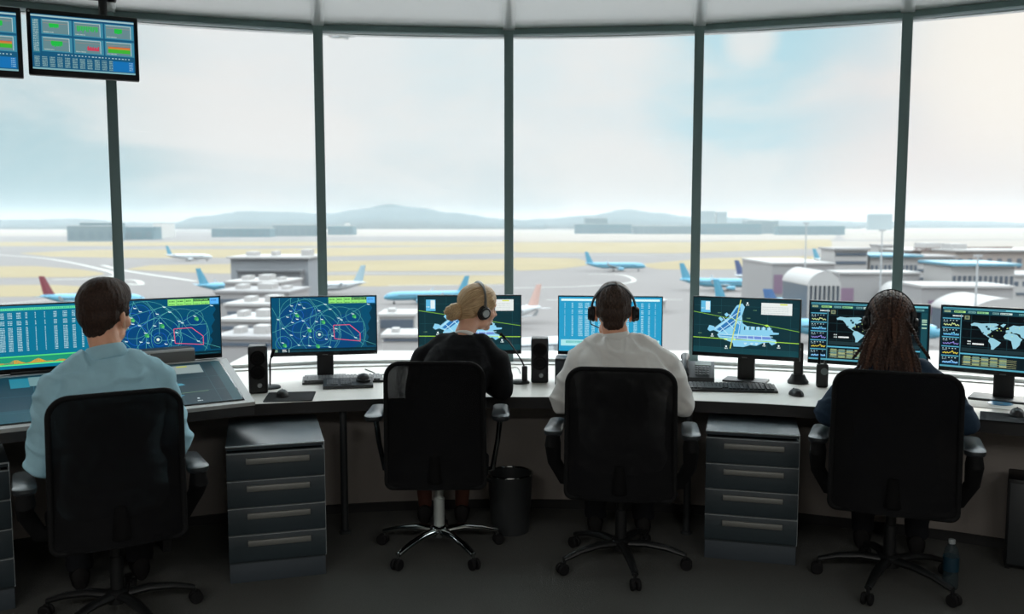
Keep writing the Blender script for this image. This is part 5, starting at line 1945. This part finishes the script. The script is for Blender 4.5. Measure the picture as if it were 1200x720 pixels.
def airliner(loc, heading, label, L=38.0, body='white', tail='blue', belly='grey', gear=True, pitch=0.0, group=None):
    """nose along local +X; heading in degrees counter-clockwise from world +X"""
    t = thing('airliner', label, 'airplane', loc, math.radians(heading))
    if pitch:
        t.rotation_euler = (0, -pitch, math.radians(heading))
    k = L / 38.0
    zc = 3.6 * k
    R_ = 2.0 * k
    m = MB()
    rings = []
    for s, r, dz in ((-0.5, 0.10, 1.25), (-0.47, 0.28, 1.1), (-0.40, 0.55, 0.75), (-0.30, 0.85, 0.3), (-0.2, 1.0, 0.0), (0.0, 1.0, 0), (0.3, 1.0, 0), (0.40, 0.93, -0.08), (0.455, 0.72, -0.25), (0.485, 0.45, -0.45), (0.5, 0.08, -0.6)):
        rings.append([V(s * L, R_ * r * math.cos(a), zc + dz * R_ * 0.55 + R_ * r * math.sin(a)) for a in [2 * PI * i / 20 for i in range(20)]])
    m.rings(rings)
    f = m.build('fuselage', AC[body], t, angle=60)
    m = MB()
    for q in (-1, 1):
        m.box((0.03 * L, q * R_ * 0.985, zc + R_ * 0.22), (L * 0.62, 0.06, 0.32 * k))
    m.box((0.462 * L, 0, zc + R_ * 0.34), (L * 0.012, R_ * 1.0, 0.5 * k), (0, 0.5, 0))
    m.build('cabin_windows', AC_WIN, f, smooth=False)

    def slab(P_, th):
        """thin lifting surface from root and tip chords"""
        mm = MB()
        rs = []
        for le, te, y, z, h in P_:
            rs.append([V(le, y, z), V(le * 0.7 + te * 0.3, y, z + h), V(te, y, z), V(le * 0.7 + te * 0.3, y, z - h)])
        mm.rings(rs)
        return mm
    for q in (-1, 1):
        mm = slab([(0.12 * L, -0.07 * L, q * R_ * 0.5, zc - R_ * 0.55, 0.45 * k), (0.02 * L, -0.085 * L, q * 0.17 * L, zc - R_ * 0.3, 0.28 * k), (-0.09 * L, -0.135 * L, q * 0.44 * L, zc + R_ * 0.35, 0.12 * k), (-0.12 * L, -0.145 * L, q * 0.455 * L, zc + R_ * 1.25, 0.08 * k)], 1)
        mm.build('wing', AC[belly], t, smooth=False)
        mm = slab([(-0.40 * L, -0.475 * L, q * R_ * 0.3, zc + R_ * 0.5, 0.22 * k), (-0.465 * L, -0.495 * L, q * 0.175 * L, zc + R_ * 0.75, 0.08 * k)], 1)
        mm.build('stabilizer', AC[body], t, smooth=False)
        mm = MB(); mm.lathe([(0.01, -2.0 * k), (0.55 * k, -2.0 * k), (0.95 * k, -0.4 * k), (1.0 * k, 1.6 * k), (0.85 * k, 1.9 * k), (0.75 * k, 1.5 * k), (0.01, 1.3 * k)], V(0.085 * L, q * 0.155 * L, zc - R_ * 0.95), 18, (0, PI / 2, 0))
        mm.build('engine', AC[body], t)
    mm = MB()
    th = 0.22 * k
    rs = []
    for le, te, z, h in ((-0.345 * L, -0.47 * L, zc + R_ * 0.7, th), (-0.375 * L, -0.478 * L, zc + R_ * 1.3, th), (-0.455 * L, -0.51 * L, zc + R_ * 4.3, th * 0.5)):
        rs.append([V(le, 0, z), V((le + te) / 2, h, z), V(te, 0, z), V((le + te) / 2, -h, z)])
    mm.rings(rs)
    mm.build('tail_fin', AC[tail], t, smooth=False)
    if gear:
        for x, y in ((0.38 * L, 0), (-0.03 * L, 2.6 * k), (-0.03 * L, -2.6 * k)):
            mm = MB()
            mm.tube([(x, y, 0.5 * k), (x, y, zc - R_ * 0.6)], 0.14 * k, 8)
            for q in (-1, 1):
                mm.lathe([(0.01, -0.2 * k), (0.5 * k, -0.2 * k), (0.52 * k, 0), (0.5 * k, 0.2 * k), (0.01, 0.2 * k)], V(x, y + q * 0.35 * k, 0.53 * k), 14, (PI / 2, 0, 0))
            mm.build('landing_gear', AC_DARK, t)
    return t


def plane_at(px, py, heading, label, **kw):
    q = gp(px, py)
    return airliner((q.x, q.y, ZG), heading, label, **kw)


plane_at(222, 306, -4, 'white airliner with blue tail taxiing far out before the second window', body='white', tail='blue')
plane_at(110, 362, 4, 'airliner with dark red tail behind the head of the man in blue', body='blue', tail='red', L=36)
plane_at(281, 345, 38, 'airliner with light blue tail parked beside the pier building', body='blue', tail='blue', L=36)
plane_at(376, 346, 203, 'white airliner with pale blue tail just past the second tall window post', body='white', tail='sky', L=38)
plane_at(500, 356, 192, 'light blue airliner behind the head of the blonde woman', body='blue', tail='blue', L=32)
plane_at(576, 382, 215, 'white airliner with salmon tail above the second tall speaker', body='white', tail='pink', L=36)
plane_at(640, 425, 20, 'airliner with deep blue tail behind the tall speaker, nearest the tower', body='white', tail='deep', L=38)
plane_at(721, 318, -5, 'light blue airliner taxiing alone on the open apron', body='blue', tail='blue', L=38)
plane_at(847, 341, -12, 'light blue airliner half hidden by the window post', body='blue', tail='blue', L=38)
plane_at(893, 370.6, 25, 'light blue airliner above the full airport map monitor', body='blue', tail='blue', L=39)
plane_at(908, 336, -25, 'pale airliner with navy tail parked at the grey terminal', body='white', tail='navy', L=38)
plane_at(997, 404, -15, 'airliner with tail of blue and violet between two monitors', body='blue', tail='deep', L=42)
plane_at(985, 312, -10, 'airliner with light blue tail standing behind the terminal', body='white', tail='blue', L=38)
q = at_depth(402, 46, 500)
airliner((q.x, q.y, q.z), -12, 'small airliner climbing in the sky close to the window top', body='grey', tail='red', gear=False, pitch=0.05, L=16)

# ------------------------------------------------------------------ terminal buildings
T_GREY = omat('terminal_grey', (172, 168, 168), 0.8, vary=0.05, scale=0.2)
T_DARK = omat('terminal_dark', (104, 104, 108), 0.8, vary=0.05, scale=0.2)
T_PALE = omat('terminal_pale', (196, 192, 190), 0.75, vary=0.05, scale=0.15)
T_BLUE = omat('terminal_roof_blue', (92, 158, 182), 0.5, vary=0.05, scale=0.2)
T_GLAZE = omat('terminal_glazing', (84, 96, 112), 0.35)
T_MAUVE = omat('terminal_mauve_door', (140, 108, 134), 0.7, vary=0.1, scale=0.3)
T_PINK = omat('terminal_sandstone', (180, 166, 158), 0.8, vary=0.05, scale=0.2)


def block(px0, px1, py_top, D, name, label, wall=None, roof=None, rot=0.0, depth=30.0, win=None, doors=None, bands=None, over=0.6, z0=0.0, rooftop=None, group=None):
    a = at_depth(px0, py_top, D); b_ = at_depth(px1, py_top, D)
    h = a.z - ZG
    w = b_.x - a.x
    t = thing(name, label, 'building', ((a.x + b_.x) / 2, D, ZG), math.radians(rot), group)
    m = MB(); m.box((0, depth / 2, h / 2 - 0.3), (w, depth, h - 0.6)); m.build('walls', wall or T_GREY, t, smooth=False)
    m = MB(); m.box((0, depth / 2, h - 0.3), (w + over, depth + over * 2, 0.7)); 
    m.build('roof', roof or T_PALE, t, smooth=False)
    if win:
        z, hh, n, fr = win
        for i in range(n):
            m = MB(); m.box((-w / 2 + w * (i + 0.5) / n, -0.05, z * h), (w / n * fr, 0.3, hh * h)); m.build('window', T_GLAZE, t, smooth=False)
    if bands:
        for z, hh in bands:
            m = MB(); m.box((0, -0.1, z * h), (w * 0.92, 0.5, hh * h)); m.build('window_band', T_GLAZE, t, smooth=False)
    if doors:
        for s, ww, hh in doors:
            m = MB(); m.box((-w / 2 + w * s, -0.1, hh * h / 2 + 0.35 * h), (w * ww, 0.4, hh * h)); m.build('bay_door', T_MAUVE, t, smooth=False)
    if rooftop:
        for s, ww, hh in rooftop:
            m = MB(); m.box((-w / 2 + w * s, depth * 0.4, h + hh / 2), (w * ww, depth * 0.3, hh)); m.build('roof_unit', T_PALE, t, smooth=False)
    return t


block(905, 978, 308, 309, 'terminal_building', 'plain grey terminal hall with mauve doors nearest the parked tails', T_GREY, T_PALE, depth=40, doors=((0.10, 0.14, 0.40),), over=0.5)
block(978, 1017, 291, 316, 'terminal_tower', 'banded stair tower of the terminal with flat top', T_PALE, T_GREY, depth=14, bands=((0.90, 0.05), (0.76, 0.05), (0.62, 0.04)), over=1.2)
block(1020, 1076, 299, 318, 'terminal_building', 'blue roofed terminal hall beside the banded stair tower', T_PALE, T_BLUE, depth=24, win=(0.74, 0.14, 11, 0.6), over=2.0)
block(984, 1078, 319, 285, 'terminal_building', 'low grey terminal front with mauve bays under the blue roofed hall', T_GREY, T_PALE, depth=11, doors=((0.10, 0.16, 0.3), (0.93, 0.10, 0.3)), bands=())
block(1073, 1120, 300, 345, 'terminal_building', 'stepped terminal block with dark window bands', T_PALE, T_GREY, depth=16, bands=((0.86, 0.06), (0.68, 0.06), (0.5, 0.05)), over=1.0)
block(1117, 1188, 309, 270, 'terminal_building', 'blue roofed terminal hall with a row of tall windows, farther along the front', T_PALE, T_BLUE, depth=22, win=(0.68, 0.22, 12, 0.55), over=2.2, rot=-4)
block(1082, 1186, 335, 250, 'terminal_building', 'low grey terminal front with a mauve door before the row of tall windows', T_GREY, T_PALE, depth=17, doors=((0.12, 0.09, 0.32),), rot=-3)
block(1120, 1420, 293, 360, 'terminal_building', 'long sandstone terminal with columns on the skyline', T_PINK, T_PALE, depth=30, win=(0.72, 0.2, 26, 0.45), over=1.5, rooftop=((0.05, 0.06, 2.2),))
block(1060, 1122, 293, 395, 'terminal_building', 'sandstone terminal wing set back behind the stepped block', T_PINK, T_PALE, depth=40, bands=((0.8, 0.06),), over=1.5, rooftop=((0.78, 0.36, 2.8),))
block(1030, 1047, 287, 420, 'roof_plant_house', 'small pale plant house on the skyline beside the last window post', T_PALE, T_GREY, depth=10)
block(1186, 1330, 322, 300, 'terminal_building', 'pale terminal annex at the very edge of the view', T_PALE, T_GREY, depth=25, win=(0.76, 0.12, 14, 0.5), bands=((0.5, 0.06),))


def barrel_hall(px0, px1, py_top, D, label, rot=0.0, length=34.0, ribs=8):
    """pier hall with a white curved roof and columns"""
    a = at_depth(px0, py_top, D); b_ = at_depth(px1, py_top, D)
    h = a.z - ZG
    w = b_.x - a.x
    t = thing('pier_hall', label, 'building', ((a.x + b_.x) / 2, D, ZG), math.radians(rot))
    m = MB()
    rings = []
    for s in (0, 1):
        ring = [V(-w / 2 + w * i / 12, length * s, h - 3.4 + 3.4 * math.sin(PI * i / 12) ** 0.7) for i in range(13)]
        ring += [V(w / 2, length * s, h - 4.0), V(-w / 2, length * s, h - 4.0)]
        rings.append(ring)
    m.rings(rings)
    m.build('curved_roof', T_PALE, t, angle=50)
    m = MB(); m.box((0, length / 2 + 0.3, (h - 4) / 2), (w * 0.96, length - 0.8, h - 4)); m.build('walls', T_GLAZE, t, smooth=False)
    for i in range(ribs):
        m = MB(); m.box((-w * 0.47 + w * 0.94 * i / (ribs - 1), -0.1, (h - 4) / 2), (0.35, 0.6, h - 4)); m.build('column', T_PALE, t, smooth=False)
    return t


barrel_hall(947, 986, 318, 243, 'white curved pier roof with slanting columns beside the stair tower', length=23)
barrel_hall(1050, 1082, 333, 269.5, 'white curved pier roof behind the braided head', length=13)
barrel_hall(1137, 1215, 350, 225, 'white curved pier roof above the free standing world map monitor', ribs=10, length=21)

# gantry on the roofs
p0, p1 = at_depth(1070, 294, 380), at_depth(1186, 291, 380)
t = thing('roof_gantry', 'thin rust coloured gantry arm above the terminal roofs', 'gantry', (p0.x, p0.y, p0.z), 0)
rust = omat('rust_steel', (120, 92, 84), 0.8)
d = p1 - p0
m = MB()
m.tube([(0, 0, 0), d], 0.35, 6); m.tube([V(0, 0, 1.0), d + V(0, 0, 0.4)], 0.25, 6)
m.build('boom', rust, t)
m = MB()
for i in range(11):
    s = i / 10
    m.tube([d * s, d * min(1, s + 0.05) + V(0, 0, 0.8)], 0.15, 5)
m.build('lattice', rust, t)
for s in (0.12, 0.62):
    m = MB(); m.tube([d * s, d * s + V(0, 0, -p0.z + ZG + 18)], 0.3, 6); m.build('mast', rust, t)

# pier building and its long low concourse on the other side
T_SLAB = omat('pier_fascia', (152, 156, 162), 0.7, vary=0.04, scale=0.2)
block(270, 361, 301, 330, 'pier_building', 'pier building with a wide overhanging grey top storey', T_SLAB, T_PALE, depth=24, over=2.0, rooftop=((0.2, 0.12, 1.6), (0.5, 0.06, 1.8), (0.92, 0.12, 2.4)))
block(278, 352, 317, 322, 'pier_building', 'dark recessed lower storey under the wide grey top storey', T_DARK, T_DARK, depth=6, win=(0.62, 0.3, 9, 0.7))
con_specs = (
    (262, 330, 330, 290, 20, T_PALE, 'pale flat roof of the concourse directly before the pier building'),
    (250, 340, 341, 262, 18, T_GREY, 'grey flat roof of the concourse with roof boxes, second from the pier building'),
    (262, 345, 356, 236, 16, T_PALE, 'pale flat roof of the concourse between the two radar screens'),
    (255, 330, 374, 212, 15, T_PALE, 'flat concourse roof above the first tall speaker'),
    (250, 330, 394, 190, 13, T_GREY, 'flat concourse roof close behind the first tall speaker'))
for x0, x1, y, D, dp, mm_, lab in con_specs:
    block(x0, x1, y, D, 'concourse_roof', lab, T_GREY, mm_, depth=dp, bands=((0.7, 0.12),), rooftop=((0.25, 0.12, 1.4), (0.6, 0.2, 1.8), (0.86, 0.08, 1.0)), rot=-6)
for x0, x1, y, D, dp, lab in ((372, 432, 384, 215, 14, 'low pale apron building below the white airliner'), (444, 486, 368, 232, 12, 'grey apron building with dark shutter beside the airport map monitor'), (448, 492, 392, 200, 10, 'low pale apron building nearest the blonde woman'), (690, 780, 352, 300, 10, 'low service shed behind the head of the man in white')):
    block(x0, x1, y, D, 'service_building', lab, T_PALE, T_PALE, depth=dp, bands=((0.6, 0.35),) if 'shutter' in lab else ((0.75, 0.1),), rooftop=((0.3, 0.2, 1.0),))

# flat white roof at the foot of the tower
block(262, 1330, 432, 100, 'podium_roof', 'long flat white roof at the foot of the tower, just above the worktop line', T_PALE, omat('roof_membrane', (216, 212, 206), 0.8, vary=0.05, scale=0.3), depth=13, bands=((0.6, 0.2),), rooftop=((0.42, 0.006, 0.8), (0.50, 0.004, 0.6), (0.30, 0.006, 0.7), (0.66, 0.006, 0.8)))

# light masts on the apron
mast_m = omat('mast_steel', (206, 208, 210), 0.5, metal=0.2)
for px, py, D, lab in ((945, 262, 290, 'thin pale light mast in front of the plain grey terminal hall'), (1034, 270, 270, 'thin pale light mast beside the last tall window post'), (1146, 300, 216, 'thin pale light mast before the row of tall windows')):
    q = at_depth(px, py, D)
    t = thing('light_mast', lab, 'mast', (q.x, q.y, ZG), 0, 'light masts by the terminal')
    m = MB(); m.tube([(0, 0, 0), (0, 0, q.z - ZG)], [0.35, 0.2], 8); m.build('pole', mast_m, t)
    m = MB(); m.box((0, 0, q.z - ZG), (2.0, 0.5, 0.5)); m.build('lamp_head', mast_m, t)

# ------------------------------------------------------------------ thin haze over the airfield
hz = bpy.data.materials.new('haze')
hz.use_nodes = True
nt = hz.node_tree
nt.nodes.remove(nt.nodes['Principled BSDF'])
vs = nt.nodes.new('ShaderNodeVolumeScatter')
vs.inputs['Color'].default_value = (0.305, 0.328, 0.332, 1)
vs.inputs['Density'].default_value = HAZE
vs.inputs['Anisotropy'].default_value = 0.0
nt.links.new(vs.outputs[0], nt.nodes['Material Output'].inputs['Volume'])
hz.cycles.homogeneous_volume = True
m = MB(); m.box((0, 4050, ZG + 55), (13000, 8000, 120))
o = m.build('haze', hz, smooth=False)
tag(o, 'thin pale haze lying over the airfield', 'haze', kind='structure')

# ------------------------------------------------------------------ sky and light
w = bpy.data.worlds.new('world')
SC.world = w
w.use_nodes = True
nt = w.node_tree
L_ = nt.links.new
bg = nt.nodes['Background']
tc = nt.nodes.new('ShaderNodeTexCoord')


def nd(kind, **kw):
    n = nt.nodes.new(kind)
    for k, v in kw.items():
        setattr(n, k, v)
    return n


def dot_lobe(px, py, lo, hi):
    """0..1 falling off with the angle from a sky direction"""
    d = ray(px, py).normalized()
    vm = nd('ShaderNodeVectorMath', operation='DOT_PRODUCT')
    nrm = nd('ShaderNodeVectorMath', operation='NORMALIZE')
    L_(tc.outputs['Generated'], nrm.inputs[0]); L_(nrm.outputs[0], vm.inputs[0])
    vm.inputs[1].default_value = d
    r = nd('ShaderNodeMapRange', interpolation_type='SMOOTHSTEP')
    r.inputs['From Min'].default_value = math.cos(math.radians(lo)); r.inputs['From Max'].default_value = math.cos(math.radians(hi))
    L_(vm.outputs['Value'], r.inputs['Value'])
    return r.outputs['Result']


def mixc(fac, a, b, k=1.0):
    mx = nd('ShaderNodeMix', data_type='RGBA')
    if k != 1.0:
        mm_ = nd('ShaderNodeMath', operation='MULTIPLY'); mm_.inputs[1].default_value = k
        L_(fac, mm_.inputs[0]); fac = mm_.outputs[0]
    L_(fac, mx.inputs[0])
    for s, v in ((mx.inputs[6], a), (mx.inputs[7], b)):
        if isinstance(v, tuple):
            s.default_value = lin(v) + (1,)
        else:
            L_(v, s)
    return mx.outputs[2]


sep = nd('ShaderNodeSeparateXYZ'); L_(tc.outputs['Generated'], sep.inputs[0])
ramp = nd('ShaderNodeValToRGB')
el = ramp.color_ramp.elements
el[0].position = 0.0; el[0].color = lin((176, 188, 192)) + (1,)
el[1].position = 0.30; el[1].color = lin((234, 237, 238)) + (1,)
e = el.new(0.035); e.color = lin((206, 215, 218)) + (1,)
e = el.new(0.09); e.color = lin((224, 230, 232)) + (1,)
e = el.new(0.75); e.color = lin((206, 224, 232)) + (1,)
L_(sep.outputs['Z'], ramp.inputs['Fac'])
col = ramp.outputs['Color']
# warm-white cloud sheets
mp = nd('ShaderNodeMapping'); mp.inputs['Scale'].default_value = (2.2, 2.2, 6.5); mp.inputs['Location'].default_value = (0.7, 0.2, 0.35)
L_(tc.outputs['Generated'], mp.inputs['Vector'])
nz = nd('ShaderNodeTexNoise'); nz.inputs['Scale'].default_value = 1.5; nz.inputs['Detail'].default_value = 6; nz.inputs['Roughness'].default_value = 0.52; nz.inputs['Distortion'].default_value = 0.5
L_(mp.outputs[0], nz.inputs['Vector'])
cr = nd('ShaderNodeMapRange', interpolation_type='SMOOTHSTEP'); cr.inputs['From Min'].default_value = 0.42; cr.inputs['From Max'].default_value = 0.64
L_(nz.outputs['Fac'], cr.inputs['Value'])
# blue openings in the cloud
for px, py, lo, hi, k, c in ((-120, 160, 18, 4, 0.95, (160, 192, 200)), (900, 75, 9, 1, 0.75, (178, 218, 230)), (985, 40, 9, 1, 0.65, (178, 216, 228)), (850, 115, 6, 1, 0.4, (184, 220, 230)), (560, 60, 6, 1, 0.35, (206, 226, 232)), (30, 110, 9, 2, 0.5, (186, 214, 222))):
    col = mixc(dot_lobe(px, py, lo, hi), col, c, k)
col = mixc(cr.outputs['Result'], col, (240, 235, 232), 0.62)
for px, py, lo, hi, k, c in ((1120, 160, 11, 2, 0.6, (240, 226, 222)), (880, 46, 2.0, 0.4, 0.7, (243, 236, 232)), (1230, 40, 9, 0.5, 0.9, (255, 246, 236)), (300, 70, 10, 2, 0.35, (240, 234, 232))):
    col = mixc(dot_lobe(px, py, lo, hi), col, c, k)
L_(col, bg.inputs['Color'])
up = nd('ShaderNodeMapRange', interpolation_type='SMOOTHSTEP')     # overcast sky: brighter towards the zenith
up.inputs['From Min'].default_value = 0.25; up.inputs['From Max'].default_value = 0.55
up.inputs['To Min'].default_value = SKY; up.inputs['To Max'].default_value = SKY * 6.0
L_(sep.outputs['Z'], up.inputs['Value']); L_(up.outputs['Result'], bg.inputs['Strength'])
w.cycles.sampling_method = 'MANUAL'
w.cycles.sample_map_resolution = 512

sun = bpy.data.lights.new('sun', 'SUN')
sun.energy = 0.6
sun.angle = math.radians(12)
sun.color = (1.0, 0.93, 0.84)
so = bpy.data.objects.new('sun', sun)
COL.objects.link(so)
so.rotation_euler = (-ray(1300, -260)).normalized().to_track_quat('-Z', 'Y').to_euler()

# ------------------------------------------------------------------ unseen lamps added as fill light: long ceiling panels behind the operators
fill_lamp_body = mat('fill_lamp_body', (210, 212, 212), 0.4)
LIT = glow((255, 252, 246), FILL_GLOW)
for i, (x, lab) in enumerate(((-3.0, 'long added fill lamp, out of view at the end behind the blue shirted man'), (-1.0, 'long added fill lamp, out of view behind the blonde woman'), (1.0, 'long added fill lamp, out of view behind the man in white'), (3.0, 'long added fill lamp, out of view at the end behind the braided woman'))):
    t = thing('fill_lamp', lab, 'lamp', (x, FILL_Y, Z_CEIL - 0.03), 0, 'added fill lamps')
    m = MB()
    for q in (-1, 1):
        m.box((q * 0.60, 0, 0.012), (0.03, 0.63, 0.034)); m.box((0, q * 0.30, 0.012), (1.17, 0.03, 0.034))
    m.build('frame', fill_lamp_body, t)
    m = MB(); m.box((0, 0, 0.018), (1.17, 0.57, 0.006)); m.build('diffuser', LIT, t, smooth=False)
    d = bpy.data.lights.new('fill_light', 'AREA')
    d.shape = 'RECTANGLE'; d.size = 1.16; d.size_y = 0.56
    d.energy = LAMP
    d.color = (1.0, 0.985, 0.96)
    lo = bpy.data.objects.new('fill_light', d)
    COL.objects.link(lo)
    lo.parent = t
    lo.location = (0, 0, 0.008)
